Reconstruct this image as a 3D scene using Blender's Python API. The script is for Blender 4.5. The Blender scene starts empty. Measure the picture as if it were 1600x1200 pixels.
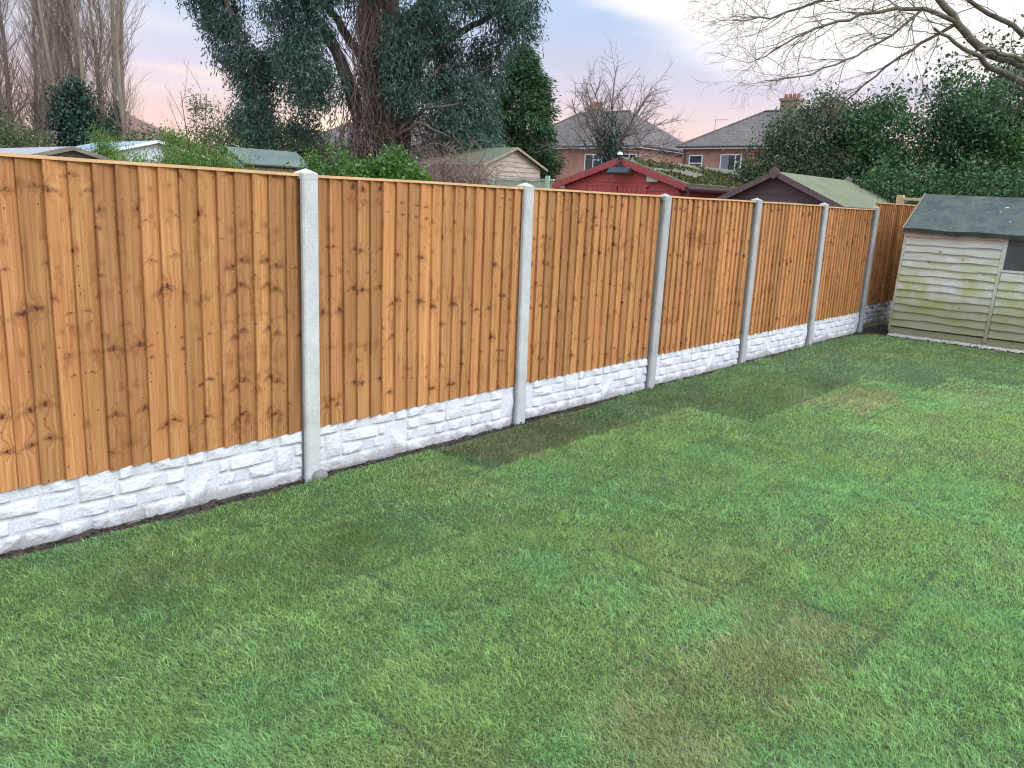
import bpy, math, random
import numpy as np
from mathutils import Matrix, Vector
S = bpy.context.scene
COL = S.collection
R = math.radians
random.seed(5)
RNG = np.random.default_rng(11)

# ------------------------------------------------------------------ camera
cd = bpy.data.cameras.new("camera")
cam = bpy.data.objects.new("camera", cd); COL.objects.link(cam)
_r = Vector((0.744899, 0.665878, 0.041626)); _u = Vector((-0.180486, 0.141054, 0.973411)); _f = Vector((-0.642301, 0.732605, -0.225253))
m = Matrix.Identity(4)
for i in range(3):
    m[i][0] = _r[i]; m[i][1] = _u[i]; m[i][2] = -_f[i]
m[0][3], m[1][3], m[2][3] = 3.939, -2.700, 1.703
cam.matrix_world = m
cd.sensor_width = 36.0; cd.lens = 1250.0 / 1600.0 * 36.0
cd.clip_start = 0.05; cd.clip_end = 2000
S.camera = cam

# ------------------------------------------------------------------ world, sun, exposure
def N(nt, typ, **kw):
    n = nt.nodes.new(typ)
    for k, v in kw.items():
        if k.startswith('i_'):
            key = k[2:]
            key = int(key) if key.isdigit() else key.replace('_', ' ')
            n.inputs[key].default_value = v
        else: setattr(n, k, v)
    return n
def ramp(nt, stops, interp='LINEAR'):
    n = nt.nodes.new('ShaderNodeValToRGB'); cr = n.color_ramp; cr.interpolation = interp
    while len(cr.elements) < len(stops): cr.elements.new(0.5)
    for e, (p, c) in zip(cr.elements, stops):
        e.position = p
        e.color = (c, c, c, 1) if isinstance(c, (int, float)) else (*c, 1)
    return n
def mathn(nt, op, a=None, b=None, clamp=False):
    n = nt.nodes.new('ShaderNodeMath'); n.operation = op; n.use_clamp = clamp
    for i, v in enumerate((a, b)):
        if v is None: continue
        if isinstance(v, (int, float)): n.inputs[i].default_value = v
        else: nt.links.new(v, n.inputs[i])
    return n.outputs[0]
def mixc(nt, fac, a, b, blend='MIX'):
    n = nt.nodes.new('ShaderNodeMix'); n.data_type = 'RGBA'; n.blend_type = blend
    for sock, v in ((n.inputs[0], fac), (n.inputs[6], a), (n.inputs[7], b)):
        if isinstance(v, (int, float)): sock.default_value = v
        elif isinstance(v, tuple): sock.default_value = (*v, 1) if len(v) == 3 else v
        else: nt.links.new(v, sock)
    return n.outputs[2]

SUN_EL, SUN_AZ = R(40), R(82)      # azimuth measured from +Y towards +X
W = bpy.data.worlds.new("World"); S.world = W; W.use_nodes = True
nt = W.node_tree; nt.nodes.clear()
out = nt.nodes.new('ShaderNodeOutputWorld'); bg = nt.nodes.new('ShaderNodeBackground')
nt.links.new(bg.outputs[0], out.inputs[0]); bg.inputs[1].default_value = 0.1
sky = nt.nodes.new('ShaderNodeTexSky'); sky.sky_type = 'NISHITA'; sky.sun_disc = False
sky.sun_elevation = SUN_EL; sky.sun_rotation = SUN_AZ; sky.dust_density = 2.0
tc = nt.nodes.new('ShaderNodeTexCoord'); sp = nt.nodes.new('ShaderNodeSeparateXYZ')
nt.links.new(tc.outputs['Generated'], sp.inputs[0])
zz = sp.outputs[2]
# cloud deck: pale, warmer low down, bright overhead (radiance x10 because strength is 0.1)
elev = ramp(nt, [(0.0, (1.0, 1.1, .8)), (.49, (1.6, 1.6, 1.3)), (.505, (13.5, 8.8, 7.0)), (.54, (11.4, 8.3, 7.8)), (.565, (8.6, 7.9, 9.4)), (.60, (6.3, 7.7, 10.4)), (.68, (6.5, 8.3, 11.5)), (.76, (11, 12.6, 15.5)), (1.0, (19, 22, 26.5))])
zf = mathn(nt, 'MULTIPLY_ADD', zz, .5); nt.nodes[-1].inputs[2].default_value = .5
nt.links.new(zf, elev.inputs[0])
# noise in a flat deck projection
den = mathn(nt, 'ADD', mathn(nt, 'MAXIMUM', zz, 0.0), 0.12)
px = mathn(nt, 'DIVIDE', sp.outputs[0], den); py = mathn(nt, 'DIVIDE', sp.outputs[1], den)
cv = nt.nodes.new('ShaderNodeCombineXYZ'); nt.links.new(px, cv.inputs[0]); nt.links.new(py, cv.inputs[1])
cn = N(nt, 'ShaderNodeTexNoise', i_Scale=.55, i_Detail=5.0, i_Roughness=.55, i_Distortion=.4)
nt.links.new(cv.outputs[0], cn.inputs['Vector'])
# bright break in the cloud, around one direction of the sky
def dirdot(v):
    d = nt.nodes.new('ShaderNodeVectorMath'); d.operation = 'DOT_PRODUCT'
    nt.links.new(tc.outputs['Generated'], d.inputs[0]); vv = Vector(v).normalized(); d.inputs[1].default_value = vv
    return d.outputs['Value']
b1 = mathn(nt, 'SUBTRACT', dirdot((-.335, .909, .262)), 0.955)
b1 = mathn(nt, 'MULTIPLY', b1, 30.0)
zg = nt.nodes.new('ShaderNodeMapRange'); nt.links.new(zz, zg.inputs[0]); zg.inputs[1].default_value = .10; zg.inputs[2].default_value = .24; zg.inputs[3].default_value = -1.1; zg.inputs[4].default_value = .55
b1 = mathn(nt, 'ADD', b1, zg.outputs[0])
b2 = mathn(nt, 'ADD', b1, mathn(nt, 'MULTIPLY', mathn(nt, 'SUBTRACT', cn.outputs[0], .5), 2.4))
brk = ramp(nt, [(-.0, 0.0), (.95, 1.0)], 'EASE'); nt.links.new(b2, brk.inputs[0])
c1 = mixc(nt, brk.outputs[0], elev.outputs[0], (13.5, 12.6, 12.2))
# pale warm streaks low in the sky
wn = ramp(nt, [(.55, 0.0), (.68, 1.0)]); nt.links.new(cn.outputs[0], wn.inputs[0])
wl = ramp(nt, [(.50, 0.0), (.52, .65), (.56, .65), (.62, 0.0)]); nt.links.new(zf, wl.inputs[0])
c2 = mixc(nt, mathn(nt, 'MULTIPLY', wn.outputs[0], wl.outputs[0]), c1, (13.0, 10.4, 7.4))
dn = ramp(nt, [(.35, .94), (.62, 1.05)]); nt.links.new(cn.outputs[0], dn.inputs[0])
c3 = mixc(nt, 1.0, c2, dn.outputs[0], 'MULTIPLY')
# unseen sky behind the photographer, brightened for its light on the foreground
bk = nt.nodes.new('ShaderNodeMapRange'); nt.links.new(dirdot((.95, .05, .35)), bk.inputs[0])
bk.inputs[1].default_value = -.1; bk.inputs[2].default_value = .9; bk.inputs[3].default_value = 1.0; bk.inputs[4].default_value = 2.3
c4 = mixc(nt, 1.0, c3, bk.outputs[0], 'MULTIPLY')
fin = mixc(nt, .12, c4, sky.outputs[0])
nt.links.new(fin, bg.inputs[0])

sd = bpy.data.lights.new("sun", 'SUN'); sd.energy = 1.3; sd.angle = R(14); sd.color = (1.0, .97, .93)
sun = bpy.data.objects.new("sun", sd); COL.objects.link(sun)
sv = Vector((math.sin(SUN_AZ) * math.cos(SUN_EL), math.cos(SUN_AZ) * math.cos(SUN_EL), math.sin(SUN_EL)))
sun.rotation_euler = sv.to_track_quat('Z', 'Y').to_euler(); sun.location = (6, -6, 12)
vs = S.view_settings; vs.view_transform = 'Standard'; vs.look = 'None'; vs.exposure = 0.0; vs.gamma = 1.0; vs.use_curve_mapping = False
S.cycles.filter_width = 1.15; S.cycles.max_bounces = 6; S.cycles.diffuse_bounces = 3; S.cycles.transparent_max_bounces = 8

# ------------------------------------------------------------------ materials
def mat(name):
    M = bpy.data.materials.new(name); M.use_nodes = True
    t = M.node_tree; b = t.nodes['Principled BSDF']
    return M, t, b
def bump(t, b, h, strength=.5, dist=.01):
    n = t.nodes.new('ShaderNodeBump'); n.inputs['Strength'].default_value = strength; n.inputs['Distance'].default_value = dist
    t.links.new(h, n.inputs['Height']); t.links.new(n.outputs[0], b.inputs['Normal'])
def coords(t, scale=(1, 1, 1), kind='Object'):
    c = t.nodes.new('ShaderNodeTexCoord'); mp = t.nodes.new('ShaderNodeMapping'); mp.inputs['Scale'].default_value = scale
    t.links.new(c.outputs[kind], mp.inputs[0]); return mp.outputs[0]
def noise(t, vec, scale, detail=4, rough=.55, dist=0.0):
    n = N(t, 'ShaderNodeTexNoise', i_Scale=scale, i_Detail=detail, i_Roughness=rough, i_Distortion=dist)
    if vec is not None: t.links.new(vec, n.inputs['Vector'])
    return n.outputs[0]
def simple(name, col, rough=.7, var=.25, scale=6.0, stretch=(1, 1, 1), bmp=.3, dist=.004, metal=0.0, col2=None, lo=.35, hi=.65):
    M, t, b = mat(name)
    v = coords(t, stretch); n = noise(t, v, scale, 6, .6)
    c2 = col2 if col2 else tuple(c * (1 - var) for c in col)
    rp = ramp(t, [(lo, c2), (hi, col)]); t.links.new(n, rp.inputs[0])
    n2 = noise(t, v, scale * 9, 3)
    rp2 = ramp(t, [(.3, 1 - var * .6), (.7, 1 + var * .4)]); t.links.new(n2, rp2.inputs[0])
    t.links.new(mixc(t, 1.0, rp.outputs[0], rp2.outputs[0], 'MULTIPLY'), b.inputs['Base Color'])
    b.inputs['Roughness'].default_value = rough; b.inputs['Metallic'].default_value = metal
    if bmp: bump(t, b, n2, bmp, dist)
    return M

def wood_fence():
    M, t, b = mat('fence_timber')
    at = t.nodes.new('ShaderNodeAttribute'); at.attribute_name = 'wood'
    s = t.nodes.new('ShaderNodeSeparateXYZ'); t.links.new(at.outputs['Vector'], s.inputs[0])
    u, v, w = s.outputs
    def vec(a, b_, c=None):
        n = t.nodes.new('ShaderNodeCombineXYZ')
        for i, q in enumerate((a, b_, c)):
            if q is not None: t.links.new(q, n.inputs[i])
        return n.outputs[0]
    mul = lambda a, k: mathn(t, 'MULTIPLY', a, k)
    add = lambda a, k: mathn(t, 'ADD', a, k)
    kn_ = N(t, 'ShaderNodeTexNoise', i_Scale=1.0, i_Detail=2.0); t.links.new(vec(mul(u, 60.0), mul(v, 45.0), w), kn_.inputs['Vector'])
    ks = t.nodes.new('ShaderNodeSeparateColor'); t.links.new(kn_.outputs['Color'], ks.inputs[0])
    kx, ky = mul(ks.outputs[0], .16), mul(ks.outputs[1], .16)
    # knots: one set per board group; positions jittered, sizes different
    kv = vec(add(add(mul(u, 7.5), mul(w, 13.7)), kx), add(add(mul(v, 4.6), mul(w, 5.3)), ky))
    vo = N(t, 'ShaderNodeTexVoronoi', voronoi_dimensions='2D', feature='F1', i_Scale=1.0, i_Randomness=1.0)
    t.links.new(kv, vo.inputs['Vector'])
    sc = t.nodes.new('ShaderNodeSeparateColor'); t.links.new(vo.outputs['Color'], sc.inputs[0])
    size = t.nodes.new('ShaderNodeMapRange'); t.links.new(sc.outputs[0], size.inputs[0])
    size.inputs[1].default_value = .34; size.inputs[2].default_value = 1.0; size.inputs[3].default_value = 0.001; size.inputs[4].default_value = .085
    kd = mathn(t, 'DIVIDE', vo.outputs['Distance'], size.outputs[0])
    kcore = ramp(t, [(.25, 1.0), (.5, 0.0)], 'EASE'); t.links.new(mul(kd, .5), kcore.inputs[0])
    khalo = ramp(t, [(0.0, 1.0), (1.0, 0.0)], 'EASE'); t.links.new(mul(kd, .2), khalo.inputs[0])
    dvec = t.nodes.new('ShaderNodeVectorMath'); dvec.operation = 'SUBTRACT'; t.links.new(kv, dvec.inputs[0]); t.links.new(vo.outputs['Position'], dvec.inputs[1])
    dsp = t.nodes.new('ShaderNodeSeparateXYZ'); t.links.new(dvec.outputs[0], dsp.inputs[0])
    arch = mathn(t, 'ADD', dsp.outputs[1], mul(mathn(t, 'MULTIPLY', dsp.outputs[0], dsp.outputs[0]), .55))
    ell = mathn(t, 'SQRT', mathn(t, 'ADD', mathn(t, 'POWER', mul(dsp.outputs[0], .42), 2.0), mathn(t, 'POWER', mul(arch, 2.6), 2.0)))
    ell = mathn(t, 'DIVIDE', ell, mathn(t, 'ADD', size.outputs[0], .032))
    sm = ramp(t, [(.15, 1.0), (1.0, 0.0)], 'EASE'); t.links.new(mul(ell, .36), sm.inputs[0])
    smn = noise(t, vec(mul(u, 30.0), add(mul(v, 55.0), mul(w, 3.0)), w), 1.0, 4, .7, .6); smr = ramp(t, [(.38, .15), (.62, 1.0)]); t.links.new(smn, smr.inputs[0])
    smear = mathn(t, 'MULTIPLY', mathn(t, 'MULTIPLY', sm.outputs[0], smr.outputs[0]), mathn(t, 'GREATER_THAN', sc.outputs[0], .34))
    # pin knots
    pv = vec(add(mul(u, 20.0), mul(w, 3.1)), add(mul(v, 13.0), mul(w, 7.7)))
    vp = N(t, 'ShaderNodeTexVoronoi', voronoi_dimensions='2D', feature='F1', i_Scale=1.0); t.links.new(pv, vp.inputs['Vector'])
    sp_ = t.nodes.new('ShaderNodeSeparateColor'); t.links.new(vp.outputs['Color'], sp_.inputs[0])
    pk = mathn(t, 'MULTIPLY', mathn(t, 'LESS_THAN', vp.outputs['Distance'], .075), mathn(t, 'GREATER_THAN', sp_.outputs[0], .86))
    # grain bends around the knots
    gu = add(mul(u, 55.0), mul(khalo.outputs[0], 2.2))
    gv = vec(gu, add(mul(v, 1.3), mul(w, 9.0)), w)
    g = noise(t, gv, 1.0, 5, .6, .7)
    g2 = noise(t, vec(mul(gu, 4.0), mul(v, 3.0), w), 1.0, 3, .5)
    base = ramp(t, [(.25, (.30, .119, .038)), (.5, (.445, .203, .066)), (.75, (.605, .318, .122))]); t.links.new(g, base.inputs[0])
    fine = ramp(t, [(.3, .86), (.7, 1.10)]); t.links.new(g2, fine.inputs[0])
    c = mixc(t, 1.0, base.outputs[0], fine.outputs[0], 'MULTIPLY')
    # board to board tone
    hs = t.nodes.new('ShaderNodeHueSaturation')
    wn_ = N(t, 'ShaderNodeTexWhiteNoise', noise_dimensions='1D'); t.links.new(w, wn_.inputs['W'])
    mr = t.nodes.new('ShaderNodeMapRange'); t.links.new(wn_.outputs['Value'], mr.inputs[0]); mr.inputs[3].default_value = .66; mr.inputs[4].default_value = 1.16
    mh = t.nodes.new('ShaderNodeMapRange'); sw = t.nodes.new('ShaderNodeSeparateColor'); t.links.new(wn_.outputs['Color'], sw.inputs[0])
    t.links.new(sw.outputs[1], mh.inputs[0]); mh.inputs[3].default_value = .4945; mh.inputs[4].default_value = .5025
    t.links.new(mr.outputs[0], hs.inputs['Value']); t.links.new(mh.outputs[0], hs.inputs['Hue']); t.links.new(c, hs.inputs['Color'])
    # brown stain bands at the whorls
    bn = noise(t, vec(mul(u, 17.0), add(mul(v, 8.0), mul(w, 3.0)), w), 1.0, 4, .65, .3)
    bw = noise(t, vec(mul(u, 3.0), add(mul(v, 6.0), mul(w, 3.0)), w), 1.0, 3, .55, .6)
    bn = mathn(t, 'ADD', mul(bn, .55), mul(bw, .45))
    st = ramp(t, [(.545, 0.0), (.67, .80)]); t.links.new(bn, st.inputs[0])
    c = mixc(t, st.outputs[0], hs.outputs[0], (.155, .044, .012))
    c = mixc(t, mul(khalo.outputs[0], .35), c, (.23, .078, .024))
    c = mixc(t, mul(smear, .90), c, (.100, .026, .008))
    c = mixc(t, mathn(t, 'MULTIPLY', kcore.outputs[0], .85), c, (.070, .018, .007))
    c = mixc(t, mul(pk, .75), c, (.06, .016, .007))
    t.links.new(c, b.inputs['Base Color']); b.inputs['Roughness'].default_value = .72
    b.inputs['Specular IOR Level'].default_value = .3
    bump(t, b, mathn(t, 'ADD', g, mul(g2, .5)), .35, .003)
    return M

def concrete(name, base, dark, stain=.5, cast=False):
    M, t, b = mat(name)
    v = coords(t); n = noise(t, v, 4.0, 6, .65); f = noise(t, v, 90.0, 4, .6)
    rp = ramp(t, [(.3, dark), (.6, base)]); t.links.new(n, rp.inputs[0])
    rf = ramp(t, [(.3, .82), (.65, 1.06)]); t.links.new(f, rf.inputs[0])
    c = mixc(t, 1.0, rp.outputs[0], rf.outputs[0], 'MULTIPLY')
    vo = N(t, 'ShaderNodeTexVoronoi', feature='F1', i_Scale=38.0); t.links.new(v, vo.inputs['Vector'])
    pit = ramp(t, [(.10, .55), (.16, 0.0)]); t.links.new(vo.outputs['Distance'], pit.inputs[0])
    c = mixc(t, pit.outputs[0], c, tuple(x * .35 for x in dark))
    n3 = noise(t, v, 2.2, 6, .7, .5); rs = ramp(t, [(.60, 0.0), (.75, stain)]); t.links.new(n3, rs.inputs[0])
    c = mixc(t, rs.outputs[0], c, (.36, .27, .18))
    if cast:
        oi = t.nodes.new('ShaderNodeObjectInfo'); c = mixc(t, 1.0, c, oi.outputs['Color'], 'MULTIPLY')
    t.links.new(c, b.inputs['Base Color']); b.inputs['Roughness'].default_value = .85
    bump(t, b, f, .4, .004)
    return M

def leaf_mat(name, c_lo, c_hi, c_alt=None, rough=.5, trans=.25, spec=.4):
    M, t, b = mat(name)
    at = t.nodes.new('ShaderNodeAttribute'); at.attribute_name = 'tint'
    stops = [(0.0, c_lo), (.8, c_hi)] + ([(1.0, c_alt)] if c_alt else [])
    rp = ramp(t, stops); t.links.new(at.outputs['Fac'], rp.inputs[0])
    t.links.new(rp.outputs[0], b.inputs['Base Color']); b.inputs['Roughness'].default_value = rough
    b.inputs['Specular IOR Level'].default_value = spec
    tr = t.nodes.new('ShaderNodeBsdfTranslucent'); t.links.new(rp.outputs[0], tr.inputs[0])
    mx = t.nodes.new('ShaderNodeMixShader'); mx.inputs[0].default_value = trans
    o = t.nodes['Material Output']
    t.links.new(b.outputs[0], mx.inputs[1]); t.links.new(tr.outputs[0], mx.inputs[2]); t.links.new(mx.outputs[0], o.inputs[0])
    return M

def brick_mat(name, c1, c2, mortar):
    M, t, b = mat(name)
    tcn = t.nodes.new('ShaderNodeTexCoord'); s = t.nodes.new('ShaderNodeSeparateXYZ'); t.links.new(tcn.outputs['Object'], s.inputs[0])
    cb = t.nodes.new('ShaderNodeCombineXYZ'); t.links.new(mathn(t, 'ADD', s.outputs[0], s.outputs[1]), cb.inputs[0]); t.links.new(s.outputs[2], cb.inputs[1])
    bt = N(t, 'ShaderNodeTexBrick', i_Scale=1.0, i_Color1=(*c1, 1), i_Color2=(*c2, 1), i_Mortar=(*mortar, 1))
    bt.inputs['Brick Width'].default_value = .225; bt.inputs['Row Height'].default_value = .075; bt.inputs['Mortar Size'].default_value = .010
    t.links.new(cb.outputs[0], bt.inputs['Vector'])
    n = noise(t, tcn.outputs['Object'], .8, 6, .7); rn = ramp(t, [(.3, .72), (.7, 1.18)]); t.links.new(n, rn.inputs[0])
    t.links.new(mixc(t, 1.0, bt.outputs[0], rn.outputs[0], 'MULTIPLY'), b.inputs['Base Color']); b.inputs['Roughness'].default_value = .9
    return M
def tile_mat(name, c1, c2):
    M, t, b = mat(name)
    tcn = t.nodes.new('ShaderNodeTexCoord'); s = t.nodes.new('ShaderNodeSeparateXYZ'); t.links.new(tcn.outputs['Object'], s.inputs[0])
    cb = t.nodes.new('ShaderNodeCombineXYZ'); t.links.new(mathn(t, 'ADD', s.outputs[0], s.outputs[1]), cb.inputs[0]); t.links.new(s.outputs[2], cb.inputs[1])
    bt = N(t, 'ShaderNodeTexBrick', i_Scale=1.0, i_Color1=(*c1, 1), i_Color2=(*c2, 1), i_Mortar=(*(x * .45 for x in c2), 1))
    bt.inputs['Brick Width'].default_value = .2; bt.inputs['Row Height'].default_value = .12; bt.inputs['Mortar Size'].default_value = .012
    t.links.new(cb.outputs[0], bt.inputs['Vector'])
    n = noise(t, tcn.outputs['Object'], 1.1, 6, .7); rn = ramp(t, [(.3, .7), (.7, 1.25)]); t.links.new(n, rn.inputs[0])
    t.links.new(mixc(t, 1.0, bt.outputs[0], rn.outputs[0], 'MULTIPLY'), b.inputs['Base Color']); b.inputs['Roughness'].default_value = .85
    bump(t, b, bt.outputs['Fac'], .5, -.02)
    return M
def felt_mat(name, base, moss, lo, hi, splat=False, sc=3.0):
    M, t, b = mat(name)
    v = coords(t); n = noise(t, v, sc, 7, .68, .4); f = noise(t, v, 60.0, 4, .7)
    rp = ramp(t, [(lo, base), (hi, moss)]); t.links.new(n, rp.inputs[0])
    rf = ramp(t, [(.3, .7), (.7, 1.3)]); t.links.new(f, rf.inputs[0])
    c = mixc(t, 1.0, rp.outputs[0], rf.outputs[0], 'MULTIPLY')
    if splat:
        vo = N(t, 'ShaderNodeTexVoronoi', feature='F1', i_Scale=7.5); 
        dv = t.nodes.new('ShaderNodeVectorMath'); dv.operation = 'ADD'
        nn = N(t, 'ShaderNodeTexNoise', i_Scale=14.0, i_Detail=3.0); t.links.new(v, nn.inputs['Vector'])
        scv = t.nodes.new('ShaderNodeVectorMath'); scv.operation = 'SCALE'; scv.inputs['Scale'].default_value = .10
        t.links.new(nn.outputs['Color'], scv.inputs[0]); t.links.new(v, dv.inputs[0]); t.links.new(scv.outputs[0], dv.inputs[1])
        t.links.new(dv.outputs[0], vo.inputs['Vector'])
        sz = t.nodes.new('ShaderNodeSeparateColor'); t.links.new(vo.outputs['Color'], sz.inputs[0])
        k = mathn(t, 'LESS_THAN', vo.outputs['Distance'], mathn(t, 'MULTIPLY', mathn(t, 'POWER', sz.outputs[0], 2.4), .15))
        c = mixc(t, mathn(t, 'MULTIPLY', k, .8), c, (.62, .64, .60))
    t.links.new(c, b.inputs['Base Color']); b.inputs['Roughness'].default_value = .9; bump(t, b, f, .5, .004)
    return M
def glass_mat(name, col=(.02, .025, .03)):
    M, t, b = mat(name)
    v = coords(t); n = noise(t, v, 1.6, 3)
    rp = ramp(t, [(.35, col), (.7, tuple(c * 2.6 for c in col))]); t.links.new(n, rp.inputs[0]); t.links.new(rp.outputs[0], b.inputs['Base Color'])
    b.inputs['Roughness'].default_value = .08
    return M
def shed_boards():
    M, t, b = mat('weathered_shed_boards')
    v = coords(t, (2.5, 1, 30)); g = noise(t, v, 1.6, 5, .6, .3)
    tcn = t.nodes.new('ShaderNodeTexCoord'); s = t.nodes.new('ShaderNodeSeparateXYZ'); t.links.new(tcn.outputs['Object'], s.inputs[0])
    z = s.outputs[2]
    base = ramp(t, [(.3, (.43, .42, .38)), (.7, (.70, .68, .63))]); t.links.new(g, base.inputs[0])
    cbn = t.nodes.new('ShaderNodeCombineXYZ'); t.links.new(mathn(t, 'MULTIPLY', s.outputs[0], 3.2), cbn.inputs[0]); t.links.new(mathn(t, 'MULTIPLY', mathn(t, 'FLOOR', mathn(t, 'DIVIDE', mathn(t, 'SUBTRACT', z, .135), .1073)), 3.7), cbn.inputs[1])
    n0 = noise(t, cbn.outputs[0], 1.0, 4, .65, .2); n1 = noise(t, tcn.outputs['Object'], 1.7, 3, .6, .3); n = mathn(t, 'ADD', mathn(t, 'MULTIPLY', n0, .55), mathn(t, 'MULTIPLY', n1, .45)); nfi = noise(t, coords(t, (60, 1, 22)), 1.0, 3); n = mathn(t, 'ADD', n, mathn(t, 'MULTIPLY', mathn(t, 'SUBTRACT', nfi, .5), .22))
    # algae follows the height the timber stays wet to
    am = ramp(t, [(0.0, .6), (.25, 1.0), (.50, 1.0), (.74, .45), (.90, .05), (1.0, .0)]); t.links.new(mathn(t, 'DIVIDE', z, 1.55), am.inputs[0])
    an = ramp(t, [(.40, 0.0), (.58, 1.0)]); t.links.new(n, an.inputs[0])
    a = mathn(t, 'MULTIPLY', am.outputs[0], an.outputs[0])
    c = mixc(t, mathn(t, 'MULTIPLY', a, .80), base.outputs[0], (.37, .39, .095))
    low = ramp(t, [(.0, .9), (.28, .62), (.46, 0.0)]); t.links.new(mathn(t, 'DIVIDE', z, 1.55), low.inputs[0])
    c = mixc(t, low.outputs[0], c, (.22, .215, .105))
    pink = ramp(t, [(.84, 0.0), (.97, .75)]); t.links.new(mathn(t, 'DIVIDE', z, 1.55), pink.inputs[0])
    c = mixc(t, pink.outputs[0], c, (.50, .34, .27))
    kn = N(t, 'ShaderNodeTexVoronoi', feature='F1', i_Scale=4.2); mp = coords(t, (1, .1, 1.2)); t.links.new(mp, kn.inputs['Vector'])
    kr = ramp(t, [(.05, .7), (.10, 0.0)]); t.links.new(kn.outputs['Distance'], kr.inputs[0])
    c = mixc(t, kr.outputs[0], c, (.12, .09, .05))
    t.links.new(c, b.inputs['Base Color']); b.inputs['Roughness'].default_value = .85; bump(t, b, g, .4, .004)
    return M
def bark_mat(name, c1, c2, stretch=(8, 8, 1.2), scale=2.5, moss=None):
    M, t, b = mat(name)
    v = coords(t, stretch); n = noise(t, v, scale, 6, .65, .4)
    rp = ramp(t, [(.3, c1), (.7, c2)]); t.links.new(n, rp.inputs[0]); c = rp.outputs[0]
    if moss:
        n2 = noise(t, coords(t), 5.0, 4); r2 = ramp(t, [(.45, 0.0), (.62, .8)]); t.links.new(n2, r2.inputs[0]); c = mixc(t, r2.outputs[0], c, moss)
    t.links.new(c, b.inputs['Base Color']); b.inputs['Roughness'].default_value = .9; bump(t, b, n, .6, .02)
    return M

M_WOOD = wood_fence()
M_CAP = simple('capping_timber', (.66, .385, .175), .7, .22, 4.0, (10, 1.2, 10), .2)
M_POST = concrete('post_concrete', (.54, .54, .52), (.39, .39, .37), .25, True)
M_GRAV = concrete('gravel_board_concrete', (.60, .61, .61), (.55, .56, .56), .14)
t = M_GRAV.node_tree; b = t.nodes['Principled BSDF']; lk = b.inputs['Base Color'].links[0].from_socket
sz = t.nodes.new('ShaderNodeSeparateXYZ'); cz = coords(t); t.links.new(cz, sz.inputs[0])
mz = ramp(t, [(.035, .55), (.085, 0.0)]); t.links.new(mathn(t, 'ADD', sz.outputs[2], mathn(t, 'MULTIPLY', mathn(t, 'SUBTRACT', noise(t, cz, 9.0, 5, .7), .5), .22)), mz.inputs[0])
t.links.new(mixc(t, mz.outputs[0], lk, (.20, .15, .105)), b.inputs['Base Color'])
M_FOOT = concrete('footing_concrete', (.24, .225, .20), (.15, .14, .125), .3)
M_SHED = shed_boards()
M_FELT = felt_mat('shed_roof_felt', (.045, .058, .053), (.098, .117, .094), .36, .62, True, 4.5)
M_FELTEDGE = felt_mat('shed_felt_edge', (.022, .032, .026), (.055, .070, .050), .4, .7)
M_MOSSROOF = felt_mat('mossy_roof', (.115, .105, .085), (.115, .115, .040), .42, .60, False, 2.2)
M_GREENFELT = felt_mat('green_roof_felt', (.150, .156, .085), (.085, .100, .042), .42, .75)
M_DARKFELT = felt_mat('dark_green_felt', (.085, .11, .095), (.13, .16, .12), .4, .7)
M_MOSSFELT = felt_mat('old_moss_felt', (.10, .12, .09), (.12, .15, .03), .45, .62)
M_RED = simple('red_painted_boards', (.46, .075, .062), .6, .22, 5.0, (1, 1, 6), .25)
M_REDTRIM = simple('red_painted_trim', (.39, .068, .062), .5, .2, 6.0, (3, 3, 1), .2)
M_REDDARK = simple('dark_red_boards', (.26, .028, .020), .6, .25, 5.0, (1, 1, 6), .25)
M_PIPE = simple('dark_plastic_pipe', (.075, .028, .030), .35, .2, 5.0)
M_BROWN = simple('dark_brown_boards', (.105, .062, .062), .6, .25, 5.0, (1.5, 1.5, 10), .3)
M_BROWNTRIM = simple('brown_painted_trim', (.155, .100, .096), .6, .25, 5.0, (4, 4, 2), .25)
M_CLAP = simple('pale_clapboard', (.50, .40, .30), .8, .3, 3.0, (1, 1, 8), .3)
M_PALEFENCE = simple('pale_green_timber', (.42, .47, .33), .8, .25, 3.0, (7, 7, 1), .25)
M_PALEPOST = simple('pale_green_post', (.40, .50, .36), .7, .2, 4.0)
M_NEWPOST = simple('new_pine_post', (.62, .47, .25), .7, .15, 4.0, (6, 6, 1))
M_OLIVEBOARD = simple('olive_fence_boards', (.30, .27, .10), .8, .25, 4.0, (1, 1, 6))
M_WHITE = simple('white_upvc', (.78, .79, .80), .4, .06, 3.0, bmp=0)
M_GREYPLASTIC = simple('grey_plastic_box', (.48, .46, .42), .5, .12, 8.0, bmp=0)
M_BLACK = simple('black_metal_housing', (.035, .040, .045), .4, .2, 8.0, bmp=0)
M_BRICK = brick_mat('red_brick', (.36, .125, .070), (.46, .185, .105), (.36, .28, .22))
M_BRICK2 = brick_mat('brown_brick', (.31, .115, .072), (.41, .17, .11), (.36, .29, .24))
M_TILE = tile_mat('grey_roof_tiles', (.105, .086, .074), (.142, .117, .100))
M_TILERED = tile_mat('red_roof_tiles', (.20, .095, .080), (.25, .125, .105))
M_CHIM = brick_mat('chimney_brick', (.20, .145, .095), (.26, .19, .12), (.33, .28, .20))
M_POT = simple('terracotta_pot', (.36, .12, .08), .8, .2, 6.0)
M_GLASS = glass_mat('window_glass')
M_CURTAIN = simple('grey_curtain', (.34, .31, .33), .9, .25, 3.0, (14, 14, .6))
M_POLY = glass_mat('polythene_window', (.045, .048, .052)); M_POLY.node_tree.nodes['Principled BSDF'].inputs['Roughness'].default_value = .3
M_BLUEROOF = simple('pale_blue_sheet_roof', (.33, .42, .46), .35, .12, 2.0, bmp=0)
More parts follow.
